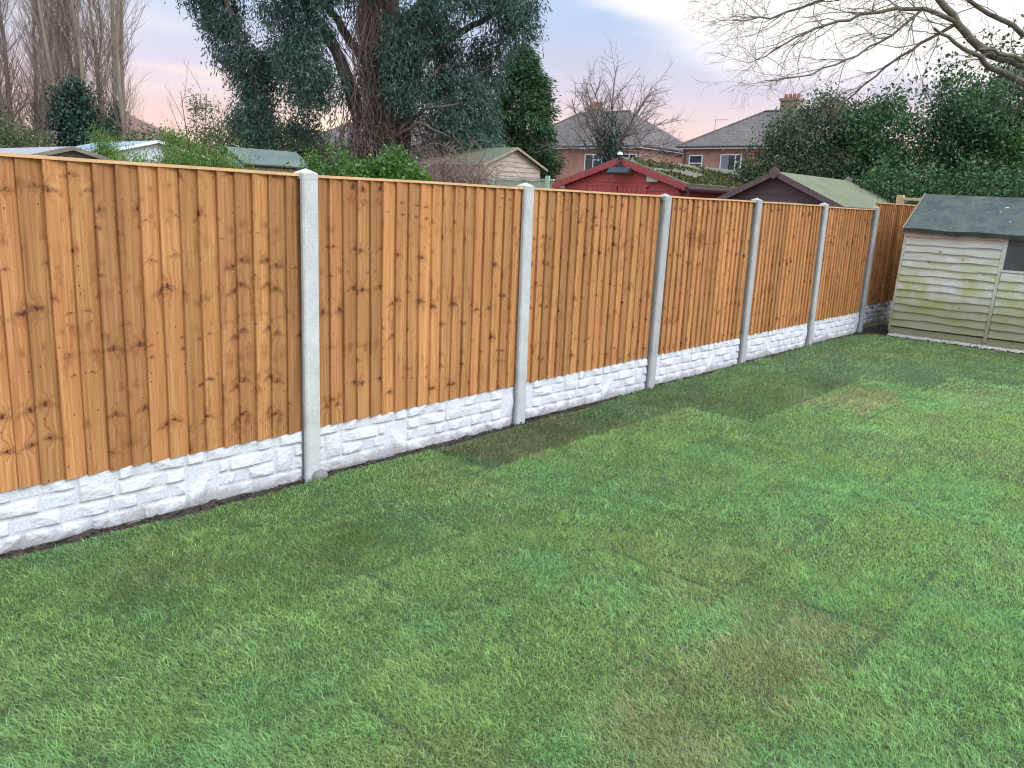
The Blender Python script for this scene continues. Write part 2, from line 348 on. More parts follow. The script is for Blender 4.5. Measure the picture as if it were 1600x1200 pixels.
M_PALEGABLE = simple('pale_panel', (.55, .60, .56), .5, .15, 2.0, bmp=0)
M_GREYFELT = felt_mat('grey_worn_felt', (.26, .26, .28), (.30, .29, .24), .4, .7)
M_TANBOARD = simple('tan_boards', (.36, .28, .18), .8, .3, 4.0, (1, 1, 6))
M_OLDBOARD = simple('old_grey_boards', (.21, .185, .145), .85, .3, 4.0, (1, 1, 6))
M_SOIL = simple('dark_soil', (.072, .048, .034), .95, .5, 14.0, bmp=.9, dist=.02)
M_STONE = simple('pale_pebbles', (.62, .57, .50), .8, .35, 30.0, bmp=.2)
M_EUCLEAF = leaf_mat('eucalyptus_leaves', (.028, .062, .046), (.100, .165, .122), (.22, .26, .185), .55, .2, .25)
M_CONIF = leaf_mat('conifer_sprays', (.018, .055, .018), (.060, .135, .042), (.10, .18, .06), .6, .15)
M_IVY = leaf_mat('ivy_leaves', (.030, .085, .012), (.095, .225, .030), (.17, .31, .06), .4, .3)
M_BUSH = leaf_mat('bush_leaves', (.035, .09, .018), (.10, .20, .04), (.19, .28, .07), .5, .3)
M_HEDGE = leaf_mat('cypress_hedge_sprays', (.045, .105, .012), (.14, .25, .035), (.26, .33, .07), .6, .3)
M_LAUREL = leaf_mat('laurel_leaves', (.016, .055, .020), (.075, .155, .052), (.19, .26, .085), .42, .25, .35)
M_OLIVE = leaf_mat('olive_shrub_leaves', (.055, .080, .028), (.15, .18, .075), (.26, .27, .13), .6, .3)
M_OLIVED = leaf_mat('olive_evergreen_leaves', (.030, .055, .022), (.095, .135, .060), (.20, .22, .11), .5, .25, .3)
M_DARKIVY = leaf_mat('dark_ivy_leaves', (.012, .040, .026), (.038, .085, .058), None, .5, .15)
M_BARKE = bark_mat('eucalyptus_bark', (.060, .040, .032), (.20, .145, .112))
M_STRAND = bark_mat('dead_vine_strands', (.070, .050, .038), (.175, .125, .092), (3, 3, 3))
M_BARKP = bark_mat('poplar_bark', (.15, .120, .085), (.30, .24, .175), (4, 4, .5), 1.6)
M_TWIGP = bark_mat('poplar_twigs', (.20, .150, .110), (.33, .255, .19), (3, 3, 3))
M_BARKB = bark_mat('bare_tree_bark', (.12, .095, .085), (.24, .195, .175), (4, 4, 2), 2.0)
M_BARKL = bark_mat('limb_bark', (.060, .050, .036), (.165, .130, .095), (6, 6, 6), 2.0, (.105, .115, .050))
M_TWIGL = bark_mat('limb_twigs', (.085, .066, .048), (.20, .155, .112), (3, 3, 3))
M_TWIGB = bark_mat('brown_twigs', (.14, .090, .065), (.29, .205, .155), (3, 3, 3))

# ------------------------------------------------------------------ mesh helpers
WPOS = {}
def put(o, parent=None, mats=None):
    COL.objects.link(o)
    if parent is not None: o.parent = parent
    return o
def wpos(o):
    return np.array(WPOS.get(o.name, (0, 0, 0)), float) if o is not None else np.zeros(3)
def tag(o, label, cat, group=None):
    o['label'] = label; o['category'] = cat
    if group: o['group'] = group
    return o
def thing(name, label, cat, loc=(0, 0, 0), group=None):
    o = bpy.data.objects.new(name, None); o.empty_display_size = .2
    COL.objects.link(o); o.location = loc; WPOS[o.name] = tuple(loc)
    return tag(o, label, cat, group)
class MB:
    def __init__(self): self.v = []; self.f = []; self.a = []; self.cuts = []
    def add(self, vs, fs, attr=None):
        k = len(self.v); self.cuts.append((k, len(self.f))); self.v += [tuple(p) for p in vs]; self.f += [tuple(i + k for i in f) for f in fs]
        if attr is not None: self.a += list(attr)
        return self
    def box(self, x0, x1, y0, y1, z0, z1):
        vs = [(x, y, z) for z in (z0, z1) for y in (y0, y1) for x in (x0, x1)]
        return self.add(vs, [(0, 2, 3, 1), (4, 5, 7, 6), (0, 1, 5, 4), (2, 6, 7, 3), (0, 4, 6, 2), (1, 3, 7, 5)])
    def prism(self, a, b):           # two matching loops
        n = len(a); vs = list(a) + list(b)
        fs = [tuple(range(n - 1, -1, -1)), tuple(range(n, 2 * n))] + [(i, (i + 1) % n, n + (i + 1) % n, n + i) for i in range(n)]
        return self.add(vs, fs)
    def slab(self, quad, t):         # a quad thickened along its normal by t (downwards when t<0)
        q = [Vector(p) for p in quad]; n = (q[1] - q[0]).cross(q[2] - q[0]).normalized() * t
        return self.prism([tuple(p) for p in q], [tuple(p + n) for p in q])
    def tube(self, pts, rad, n=6):
        pts = [Vector(p) for p in pts]; k0 = len(self.v)
        for i, p in enumerate(pts):
            d = (pts[min(i + 1, len(pts) - 1)] - pts[max(i - 1, 0)])
            d = d.normalized() if d.length > 1e-9 else Vector((0, 0, 1))
            ref = Vector((0, 0, 1)) if abs(d.z) < .9 else Vector((1, 0, 0))
            a = d.cross(ref).normalized(); b = d.cross(a)
            r = rad[i] if hasattr(rad, '__len__') else rad
            for j in range(n):
                t = 2 * math.pi * j / n
                self.v.append(tuple(p + a * (r * math.cos(t)) + b * (r * math.sin(t))))
        for i in range(len(pts) - 1):
            for j in range(n):
                A = k0 + i * n + j; B = k0 + i * n + (j + 1) % n
                self.f.append((A, B, B + n, A + n))
        self.f.append(tuple(k0 + j for j in range(n))); e = k0 + (len(pts) - 1) * n
        self.f.append(tuple(e + j for j in range(n - 1, -1, -1)))
        return self
    def build_each(self, name, material, parent=None):
        """one object per added piece"""
        C = self.cuts + [(len(self.v), len(self.f))]; r = []
        for (v0, f0), (v1, f1) in zip(C[:-1], C[1:]):
            q = MB(); q.v = self.v[v0:v1]; q.f = [tuple(i - v0 for i in f) for f in self.f[f0:f1]]; r.append(q.build(name, material, parent))
        return r
    def build(self, name, material, parent=None, smooth=False, attr=None):
        off = wpos(parent)
        me = bpy.data.meshes.new(name); me.from_pydata([tuple(np.array(p) - off) for p in self.v], [], self.f)
        if attr:
            A = me.attributes.new(attr, 'FLOAT_VECTOR', 'POINT'); A.data.foreach_set('vector', np.array(self.a, np.float32).ravel())
        if smooth: me.polygons.foreach_set('use_smooth', [True] * len(me.polygons))
        me.materials.append(material); me.update()
        o = bpy.data.objects.new(name, me); put(o, parent); WPOS[o.name] = tuple(off); return o
def bulk(name, V, F, material, parent=None, tint=None, smooth=False, color=None, kind=None):
    """mesh from arrays; F is (n,k)"""
    V = np.asarray(V, np.float32) - wpos(parent).astype(np.float32)
    F = np.asarray(F, np.int32); k = F.shape[1]
    me = bpy.data.meshes.new(name); me.vertices.add(len(V)); me.vertices.foreach_set('co', V.ravel())
    me.loops.add(F.size); me.loops.foreach_set('vertex_index', F.ravel())
    me.polygons.add(len(F)); me.polygons.foreach_set('loop_start', np.arange(0, F.size, k, dtype=np.int32))
    try: me.polygons.foreach_set('loop_total', np.full(len(F), k, np.int32))
    except Exception: pass
    if smooth: me.polygons.foreach_set('use_smooth', np.ones(len(F), bool))
    if tint is not None:
        A = me.attributes.new('tint', 'FLOAT', 'POINT'); A.data.foreach_set('value', np.asarray(tint, np.float32))
    if color is not None:
        A = me.attributes.new('blade', 'FLOAT_COLOR', 'POINT'); c = np.ones((len(V), 4), np.float32); c[:, :3] = color; A.data.foreach_set('color', c.ravel())
    me.materials.append(material); me.update(calc_edges=True); me.validate()
    o = bpy.data.objects.new(name, me); put(o, parent); WPOS[o.name] = tuple(wpos(parent))
    if kind: o['kind'] = kind
    return o
def unit(a): return a / np.maximum(np.linalg.norm(a, axis=1, keepdims=True), 1e-9)
def leaves(P, D, L, Wd, tint, rng, fold=.15):
    """leaf quads: base points P, directions D"""
    n = len(P); D = unit(D); L = np.broadcast_to(L, n)[:, None]; Wd = np.broadcast_to(Wd, n)[:, None]
    side = unit(np.cross(D, rng.normal(size=(n, 3)))); up = np.cross(side, D)
    V = np.empty((n, 4, 3)); mid = P + D * L * .45 + up * Wd * fold
    V[:, 0] = P; V[:, 1] = mid + side * Wd * .5; V[:, 2] = P + D * L; V[:, 3] = mid - side * Wd * .5
    F = np.arange(n * 4).reshape(n, 4)
    return V.reshape(-1, 3), F, np.repeat(tint, 4)
def clumps(lobes, n_cl, rng, shell=.55):
    """clump centres inside ellipsoids (cx,cy,cz,rx,ry,rz); biased to the outer shell; weight by volume"""
    C = []
    for l in lobes:
        c = np.array(l[:3]); r = np.array(l[3:6]); k = max(3, int(n_cl * (r[0] * r[1] * r[2]) ** (2 / 3)))
        d = unit(rng.normal(size=(k, 3))); q = rng.uniform(shell ** 3, 1, (k, 1)) ** (1 / 3)
        C.append(c + d * q * r)
    return np.concatenate(C)
def foliage(C, per, spread, L, Wd, droop, rng, outward=None, horiz=0.0):
    n = len(C) * per; P = np.repeat(C, per, 0) + rng.normal(size=(n, 3)) * np.array(spread)
    D = rng.normal(size=(n, 3)); D[:, 2] -= droop
    if outward is not None: D += np.repeat(unit(C - outward), per, 0) * .9
    tint = np.clip(np.repeat(rng.normal(.45, .16, len(C)), per) + rng.normal(0, .17, n), 0, 1)
    return leaves(P, D, L * rng.uniform(.65, 1.25, n), Wd * rng.uniform(.7, 1.2, n), tint, rng)

def branch(mb, p, d, L, r, lvl, rng, nseg=5, wig=.16, trop=(0, 0, .06), kids=(4, 4, 3, 0), ang=(.5, .9), shrink=(.5, .75), sides=(7, 5, 4, 3, 3), r_end=.35, tips=None, start=.25):
    """a tapered limb with side branches"""
    p = np.array(p, float); d = np.array(d, float); d /= np.linalg.norm(d); pts = [p]; rad = [r]; dirs = [d]
    for i in range(nseg):
        d = d + rng.normal(0, wig, 3) + np.array(trop); d /= np.linalg.norm(d)
        p = p + d * L / nseg; pts.append(p); dirs.append(d); rad.append(r * (1 - (1 - r_end) * (i + 1) / nseg))
    mb.tube(pts, rad, sides[min(lvl, len(sides) - 1)])
    if tips is not None: tips.append(p)
    if lvl < len(kids) and kids[lvl] > 0:
        for k in range(kids[lvl]):
            t = start + (1 - start) * (k + rng.uniform(0, 1)) / kids[lvl]; t = min(t, .99) * nseg; i = int(t); fr = t - i
            q = pts[i] * (1 - fr) + pts[i + 1] * fr; dd = dirs[i + 1]
            ax = np.cross(dd, rng.normal(size=3)); ax /= np.linalg.norm(ax) + 1e-9; a = rng.uniform(*ang)
            nd = dd * math.cos(a) + ax * math.sin(a)
            branch(mb, q, nd, L * rng.uniform(*shrink) * (1.1 - .4 * t / nseg), max(rad[i] * .62, .002), lvl + 1, rng, max(3, nseg - 1), wig, trop, kids, ang, shrink, sides, r_end, tips, .15)

def vnoise(x, y, seed=0):
    """2-D value noise 0..1"""
    def h(i, j):
        n = (i * 374761393 + j * 668265263 + seed * 982451653).astype(np.int64) & 0x7fffffff
        n = (n ^ (n >> 13)) * 1274126177 & 0x7fffffff
        return ((n ^ (n >> 16)) & 0xffff) / 65535.0
    i = np.floor(x).astype(np.int64); j = np.floor(y).astype(np.int64); fx = x - i; fy = y - j
    fx = fx * fx * (3 - 2 * fx); fy = fy * fy * (3 - 2 * fy)
    return (h(i, j) * (1 - fx) + h(i + 1, j) * fx) * (1 - fy) + (h(i, j + 1) * (1 - fx) + h(i + 1, j + 1) * fx) * fy
def fbm(x, y, seed=0, o=4):
    s = 0; a = .5
    for k in range(o): s = s + a * vnoise(x * 2 ** k, y * 2 ** k, seed + k); a *= .5
    return s / (1 - .5 ** o)

# ------------------------------------------------------------------ ground
def rise(x, y): return .034 * np.clip(-y / 1.75, 0, 1.3) * np.clip(1.25 - x / 1.6, 0, 1)
def sheet(name, x0, x1, y0, y1, z, nx, ny, material, amp=0.0, sc=1.0, seed=3, edge=None):
    X, Y = np.meshgrid(np.linspace(x0, x1, nx + 1), np.linspace(y0, y1, ny + 1)); Z = np.full_like(X, z)
    if amp: Z = Z + (fbm(X * sc, Y * sc, seed) - .5) * amp
    if edge is not None: X = edge(X, Y)
    if amp: Z = Z + rise(X, Y)
    V = np.stack([X.ravel(), Y.ravel(), Z.ravel()], 1)
    i = (np.arange(ny)[:, None] * (nx + 1) + np.arange(nx)[None, :]).ravel(); F = np.stack([i, i + 1, i + nx + 2, i + nx + 1], 1)
    o = bulk(name, V, F, material, smooth=True); o['kind'] = 'structure'; return o
M_GROUND = simple('rough_ground', (.070, .085, .032), .95, .5, .7, bmp=.5, dist=.05, col2=(.085, .062, .040))
sheet('ground', -420, 420, -120, 720, -.06, 4, 4, M_GROUND)
M_TURF, t, b = mat('turf_mat')
at = coords(t); n = noise(t, at, 40, 5, .7)
rp = ramp(t, [(.35, (.024, .034, .011)), (.62, (.070, .120, .036))]); t.links.new(n, rp.inputs[0]); t.links.new(rp.outputs[0], b.inputs['Base Color'])
b.inputs['Roughness'].default_value = 1.0; bump(t, b, n, .8, .02)
def lawn_edge(X, Y):
    e = .065 + .05 * (fbm(Y * 1.7, Y * 0 + .5, 21) - .5) * 2 * .8
    e = np.where(Y > 8.9, e + (Y - 8.9) * .25, e)
    return np.maximum(X, e)
sheet('lawn', .0, 9.0, -5.0, 9.50, 0.0, 150, 220, M_TURF, .014, 2.3, 9, lawn_edge)
sheet('soil', -.14, .62, -2.2, 11.0, -.028, 46, 800, M_SOIL, .060, 11.0, 4)

# ------------------------------------------------------------------ grass blades
ROLLW, ROLLL = .63, 1.64
ROLL0 = -.01
def roll_of(x, y):
    r = np.floor((x - ROLL0) / ROLLW).astype(int); off = np.array([.90, .08, 1.05, .45, .63, 1.20, .2, .8, 1.4, .5, 1.1, .3, .7])[np.mod(r, 13)]
    c = np.floor((y - off) / ROLLL).astype(int); u = (x - ROLL0) / ROLLW - r; v = (y - off) / ROLLL - c
    return r, c, u, v
M_BLADE, t, b = mat('grass_blades')
at = t.nodes.new('ShaderNodeAttribute'); at.attribute_name = 'blade'
t.links.new(at.outputs['Color'], b.inputs['Base Color']); b.inputs['Roughness'].default_value = .42; b.inputs['Specular IOR Level'].default_value = .4
tr = t.nodes.new('ShaderNodeBsdfTranslucent'); t.links.new(at.outputs['Color'], tr.inputs[0])
mx = t.nodes.new('ShaderNodeMixShader'); mx.inputs[0].default_value = .35
t.links.new(b.outputs[0], mx.inputs[1]); t.links.new(tr.outputs[0], mx.inputs[2]); t.links.new(mx.outputs[0], t.nodes['Material Output'].inputs[0])
def grass():
    rng = np.random.default_rng(77); cx, cy = 3.939, -2.70; ax = math.atan2(.7326, -.6423)
    Vs, Cs, nb = [], [], 0
    for d0, d1, dens, wid, ht in ((1.5, 2.6, 44000, .0022, .031), (2.6, 4.0, 32000, .0026, .031), (4.0, 6.0, 17000, .0036, .030), (6.0, 9.0, 8500, .0052, .029), (9.0, 14.0, 3600, .0075, .028)):
        area = (d1 * d1 - d0 * d0) * .5 * R(124); n = int(area * dens)
        d = np.sqrt(rng.uniform(d0 * d0, d1 * d1, n)); a = ax + rng.uniform(-R(80), R(44), n); k = (a > ax - R(37)) | (rng.uniform(size=n) < .45); d, a = d[k], a[k]; n = len(d)
        x = cx + d * np.cos(a); y = cy + d * np.sin(a)
        ex = .085 + .06 * (fbm(y * 1.7, y * 0 + .5, 21) - .5) * 2; ex = np.where(y > 8.9, ex + (y - 8.9) * .3, ex)
        ex = ex - .10 * np.clip((y - 2.6) * 1.5, 0, 1) * np.clip((9.0 - y) * 2, 0, 1) * fbm(y * 5, y * 0, 8)
        k = (x > ex) & (y < 9.40 + .05 * rng.normal(size=n)) & (x < 8.8); x, y = x[k], y[k]; n = len(x)
        r, c, u, v = roll_of(x, y)
        # thin seams between the rolls
        seam = np.minimum(np.minimum(u, 1 - u) * ROLLW, np.minimum(v, 1 - v) * ROLLL)
        gap = fbm(x * 3, y * 3, 31)
        k = ~((seam < .015 * np.clip((gap - .50) * 8, 0, 1.2) * (.3 + 1.4 * fbm(x * 9, y * 9, 77))) & (rng.uniform(size=n) < .8))
        bare = fbm(x * 6.5, y * 6.5, 57); k &= ~((bare > .73) & (rng.uniform(size=n) < .5))
        x, y, r, c, u, v, seam = (q[k] for q in (x, y, r, c, u, v, seam)); n = len(x)
        h = ((r * 7919 + c * 104729) % 997) / 997.0; h2 = ((r * 3571 + c * 7577) % 613) / 613.0
        big = fbm(x * .9, y * .9, 3); mid = fbm(x * 3.1, y * 3.1, 14); sm = fbm(x * 11, y * 11, 15)
        base = np.array([.270, .432, .140]); col = np.tile(base, (n, 1))
        lum = np.interp(x, [0, 1.2, 2.6, 4.5], [.78, .90, 1.10, 1.20]) + .52 * (h - .5) + .30 * (big - .5) + .22 * (mid - .5) + .50 * (sm - .5) + .30 * (fbm(x * 27, y * 27, 16) - .5)  # shade by the fence and brighter open lawn put into the blade colour
        blue = np.clip((fbm(x * 2.1, y * 2.1, 41) - .48) * 3.2 + (h2 - .5) * .8, -.5, 1)
        col[:, 2] *= 1 + .28 * .6 * np.clip(blue, -.3, 1); col[:, 0] *= 1 - .10 * np.clip(blue, -1, 1)
        # browner, tired rolls
        br = np.zeros(n)
        def patch(x0, x1, y0, y1, amt):
            e = .16
            wob = (fbm(x * 5, y * 5, 91) - .5) * .45 + (fbm(x * 19, y * 19, 92) - .5) * .25
            f = np.clip((x + wob - x0) / e, 0, 1) * np.clip((x1 - x - wob) / e, 0, 1) * np.clip((y + wob - y0) / e, 0, 1) * np.clip((y1 - y - wob) / e, 0, 1)
            return amt * f * np.clip(-.25 + 2.3 * fbm(x * 3.4, y * 3.4, 33) , 0, 1.3)
        br = br + patch(-.1, .66, .90, 2.5, .95) + patch(2.55, 3.17, -1.0, .70, .66) + patch(1.2, 1.95, 4.2, 5.65, 1.0)
        br = br + np.clip((fbm(x * 1.7, y * 1.7, 66) - .58) * 2.5, 0, .5) * .8
        br = np.clip(br, 0, 1); br = np.where(rng.uniform(size=n) < br * .95, rng.uniform(.75, 1.0, n), .22 * br)[:, None]
        col = col * (1 - br) + np.array([.395, .365, .165]) * br
        lum *= 1 - .12 * br[:, 0]
        # one deep green roll, laid the other way up the grain
        dk = patch(.62, 1.25, -1.6, .10, .9); lum *= 1 - .34 * dk
        edge = np.clip(1 - seam / .03, 0, 1) * np.clip((fbm(x * 2, y * 2, 131) - .45) * 4, 0, 1); lum *= 1 - .30 * edge
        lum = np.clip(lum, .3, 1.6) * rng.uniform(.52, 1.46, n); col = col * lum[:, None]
        dry = rng.uniform(size=n) < .045; col[dry] = np.array([.45, .44, .25]) * rng.uniform(.6, 1.2, (dry.sum(), 1))
        # lay of the grass: each roll leans its own way
        la = h * 6.28 + (mid - .5) * 2.5; lean = .45 + .6 * rng.uniform(size=n)
        dx = np.cos(la) * lean + rng.normal(0, .75, n); dy = np.sin(la) * lean + rng.normal(0, .75, n)
        H = ht * rng.uniform(.45, 1.15, n) * (.75 + .5 * sm); z0 = (fbm(x * 2.3, y * 2.3, 9) - .5) * .014 + rise(x, y)
        sa = rng.uniform(0, 6.28, n); wv = wid * rng.uniform(.45, 1.25, n)
        sx, sy = np.cos(sa) * wv * .5, np.sin(sa) * wv * .5
        V = np.empty((n, 5, 3)); t1 = .55
        P0 = np.stack([x, y, z0 - .003], 1)
        bend = np.stack([dx, dy, np.zeros(n)], 1) * (H * .62)[:, None]
        mid_p = P0 + bend * .40 + np.stack([0 * x, 0 * x, H * t1], 1); tip = P0 + bend * 1.15 + np.stack([0 * x, 0 * x, H * .86], 1)
        sd_ = np.stack([sx, sy, 0 * sx], 1)
        V[:, 0] = P0 - sd_; V[:, 1] = P0 + sd_; V[:, 2] = mid_p + sd_ * .85; V[:, 3] = mid_p - sd_ * .85; V[:, 4] = tip
        Vs.append(V.reshape(-1, 3)); Cs.append(np.repeat(col, 5, 0)); nb += n
    V = np.concatenate(Vs); C = np.concatenate(Cs); i = np.arange(nb, dtype=np.int32) * 5
    F = np.concatenate([np.stack([i, i + 1, i + 2], 1), np.stack([i, i + 2, i + 3], 1), np.stack([i + 3, i + 2, i + 4], 1)])
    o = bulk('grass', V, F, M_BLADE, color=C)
    o['kind'] = 'stuff'; o['label'] = 'freshly laid green turf with visible seams and browner rolls'; o['category'] = 'grass'
    print('blades', nb)
grass()

# ------------------------------------------------------------------ the new fence
PITCH = 1.93
YP = [-1.93, 0.0, 1.925, 3.84, 5.78, 7.74, 9.665]
def post_proto():
    mb = MB(); c = .009; hw = .052
    prof = [(-.100 + c, -hw), (-.074, -hw), (-.074, -hw + .026), (-.030, -hw + .026), (-.030, -hw), (-c, -hw), (0, -hw + c), (0, hw - c), (-c, hw), (-.030, hw), (-.030, hw - .026), (-.074, hw - .026), (-.074, hw), (-.100 + c, hw), (-.100, hw - c), (-.100, -hw + c)]
    zs = [-.3, .25, .8, 1.3, 1.765]
    for a, b_ in zip(zs[:-1], zs[1:]):
        pass
    k = len(prof); vs = [(x, y, z) for z in zs for x, y in prof]
    fs = [tuple(range(k))] + [(i * k + j, i * k + (j + 1) % k, (i + 1) * k + (j + 1) % k, (i + 1) * k + j) for i in range(len(zs) - 1) for j in range(k)] + [tuple((len(zs) - 1) * k + j for j in range(k - 1, -1, -1))]
    mb.add(vs, fs)
    def ring(e, z, ch): return [(-.100 - e + ch, -hw - e, z), (e - ch, -hw - e, z), (e, -hw - e + ch, z), (e, hw + e - ch, z), (e - ch, hw + e, z), (-.100 - e + ch, hw + e, z), (-.100 - e, hw + e - ch, z), (-.100 - e, -hw - e + ch, z)]
    r0, r1, r2 = ring(.001, 1.764, .009), ring(.001, 1.796, .009), ring(-.010, 1.803, .010)
    mb.prism(r0, r1); k0 = len(mb.v)
    mb.v += r1 + r2 + [(-.05, 0, 1.822)]
    mb.f += [(k0 + i, k0 + (i + 1) % 8, k0 + 8 + (i + 1) % 8, k0 + 8 + i) for i in range(8)] + [(k0 + 8 + i, k0 + 8 + (i + 1) % 8, k0 + 16) for i in range(8)]
    return mb
post0 = post_proto().build('fence_post', M_POST)
POST_LABEL = ['concrete fence post at the near left end of the fence, outside the picture',
  'tallest, nearest grey concrete fence post, with a lump of concrete at its foot',
  'grey concrete fence post beside the brown worn roll of turf',
  'grey concrete fence post in front of the red shed gable',
  'grey concrete fence post in front of the left slope of the brown shed',
  'grey concrete fence post in front of the right slope of the brown shed',
  'last concrete fence post, at the corner next to the old shed']
for i, y in enumerate(YP):
    o = post0 if i == 0 else post0.copy()
    if i: COL.objects.link(o)
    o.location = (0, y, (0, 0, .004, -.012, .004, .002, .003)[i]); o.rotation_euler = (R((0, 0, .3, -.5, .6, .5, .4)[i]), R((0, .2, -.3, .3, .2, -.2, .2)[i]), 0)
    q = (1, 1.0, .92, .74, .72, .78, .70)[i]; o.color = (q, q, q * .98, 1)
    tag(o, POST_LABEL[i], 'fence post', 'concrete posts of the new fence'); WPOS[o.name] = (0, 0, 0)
foot = MB()
ico = [(math.cos(a) * math.cos(e), math.sin(a) * math.cos(e), math.sin(e)) for e in (-.5, .0, .55, 1.1) for a in [k * math.pi / 5 for k in range(10)]]
vs = [(.022 + .040 * x * (1 + .12 * math.sin(7 * y + 3 * x)), .024 + .050 * y * (1 + .1 * math.sin(5 * x)), .002 + .040 * z) for x, y, z in ico]
foot.add(vs, [(r * 10 + j, r * 10 + (j + 1) % 10, (r + 1) * 10 + (j + 1) % 10, (r + 1) * 10 + j) for r in range(3) for j in range(10)] + [tuple(30 + j for j in range(10))])
fo = foot.build('concrete_footing', M_FOOT, smooth=True)
p1 = bpy.data.objects['fence_post.001']; fo.parent = p1

PW = 1.83
def make_panel(idx, z0, z1, rng):
    """boards of one featheredge panel, local y from -PW/2 to PW/2, local z from 0"""
    mb = MB(); H = z1 - z0; y = -PW / 2; edges = [y]
    while True:
        w = rng.uniform(.092, .108)
        if y + w > PW / 2 - .05: break
        y += w; edges.append(y)
    edges.append(PW / 2); sc = PW; nb = len(edges) - 1; seed = idx * 9.37 + 1.0; run = 0; flip = 1; nz = 12
    for k in range(nb):
        if run <= 0: run = int(rng.integers(1, 5)); seed += rng.uniform(1, 3)
        run -= 1; flip = -flip
        a, b_ = edges[k], min(edges[k + 1] + .022, PW / 2 + .004)
        th, tn = rng.uniform(.019, .024), .004; out = rng.uniform(0, .006); vs = []; at = []
        ph = rng.uniform(0, 6.28); am = rng.uniform(.0005, .0022); cup = rng.uniform(-.0015, .0025); sh = rng.uniform(-.003, .003)
        tone = seed + flip * .013 + rng.uniform(-.006, .006)
        for i in range(nz + 1):
            q = i / nz; z = q * H - (.0 if i else rng.uniform(0, .004)); wv = am * math.sin(ph + q * 5.2) + am * .6 * math.sin(ph * 2 + q * 13); yo = sh * (q - .5) + am * math.sin(ph + 3 * q)
            xl, xr = out + th + .006 + wv, out * .5 + tn + .001 + wv * .5
            prof = [(0.001, a), (xl - .003, a + yo), (xl, a + .003 + yo), ((xl + xr) / 2 + cup, (a + b_) / 2 + yo), (xr, b_), (0.0, b_)]
            for (x_, y_) in prof:
                vs.append((x_, y_, z)); at.append((((y_ - a) if flip > 0 else (.125 - (y_ - a))), z + idx * 3.1, seed + k * 1.3e-4))
        n = 6; fs = [tuple(range(n - 1, -1, -1)), tuple(nz * n + j for j in range(n))] + [(i * n + j, i * n + (j + 1) % n, (i + 1) * n + (j + 1) % n, (i + 1) * n + j) for i in range(nz) for j in range(n)]
        # small per-board shift so mirrored neighbours are alike, not identical
        d = rng.uniform(-.022, .022); at = [(u + d * .3, v + d, s) for u, v, s in at]
        mb.add(vs, fs, at)
    return mb
def strip(mb, x0, x1, y0, y1, z0, z1, seed, n=10, rng=None):
    vs = []; at = []
    for i in range(n + 1):
        q = i / n; y = y0 + (y1 - y0) * q; dz = .0015 * math.sin(q * 7 + seed)
        for x, z in ((x0, z0 + dz), (x1, z0 + dz), (x1, z1 + dz), (x0, z1 + dz)):
            vs.append((x, y, z)); at.append((x * 1.0 + z * .3, y, seed))
    fs = [(3, 2, 1, 0), tuple(n * 4 + j for j in range(4))] + [(i * 4 + j, i * 4 + (j + 1) % 4, (i + 1) * 4 + (j + 1) % 4, (i + 1) * 4 + j) for i in range(n) for j in range(4)]
    mb.add(vs, fs, at)
PANEL_LABEL = ['nearest new timber fence panel, widest in the picture, left of the tallest post',
  'new timber fence panel behind the brown worn turf, second nearest of the run',
  'new timber fence panel below the red shed, with dark knots low on its left boards',
  'timber fence panel below the gap between red and brown sheds, reddish boards at its left',
  'pale timber fence panel below the dark brown shed gable',
  'narrow looking timber fence panel ending at the corner post, darker boards at its left',
  'shaded timber fence panel stepped higher, half hidden behind the old shed']
for i in range(7):
    rng = np.random.default_rng(100 + i)
    y0 = YP[i]; y1 = YP[i + 1] if i < 6 else YP[6] + PITCH; yc = (y0 + y1) / 2
    zb, zt = (.292, 1.775) if i < 6 else (.372, 1.860)
    if i == 5: zb, zt = .290, 1.760
    p = thing('timber_fence', PANEL_LABEL[i], 'fence', (-.062, yc, zb), 'timber panels of the new fence')
    mb = make_panel(i, zb, zt, rng); off = np.array((-.062, yc, zb)); mb.v = [tuple(np.array(v) + off) for v in mb.v]
    mb.build('featheredge_boards', M_WOOD, p, attr='wood')
    cap = MB(); strip(cap, -.072, -.026, yc - PW / 2, yc + PW / 2, zt + .001, zt + .016, 40.0 + i * 2.3); cap.build('capping_strip', M_CAP, p)
    if i == 0: p.rotation_euler = (-.010, 0, 0); p.location.z += .009
    rl = MB()
    for zr in (zb + .12, zb + .74, zt - .12): strip(rl, -.100, -.063, yc - PW / 2, yc + PW / 2, zr - .035, zr + .035, 60 + i + zr)
    rl.build('back_rails', M_WOOD, p, attr='wood')

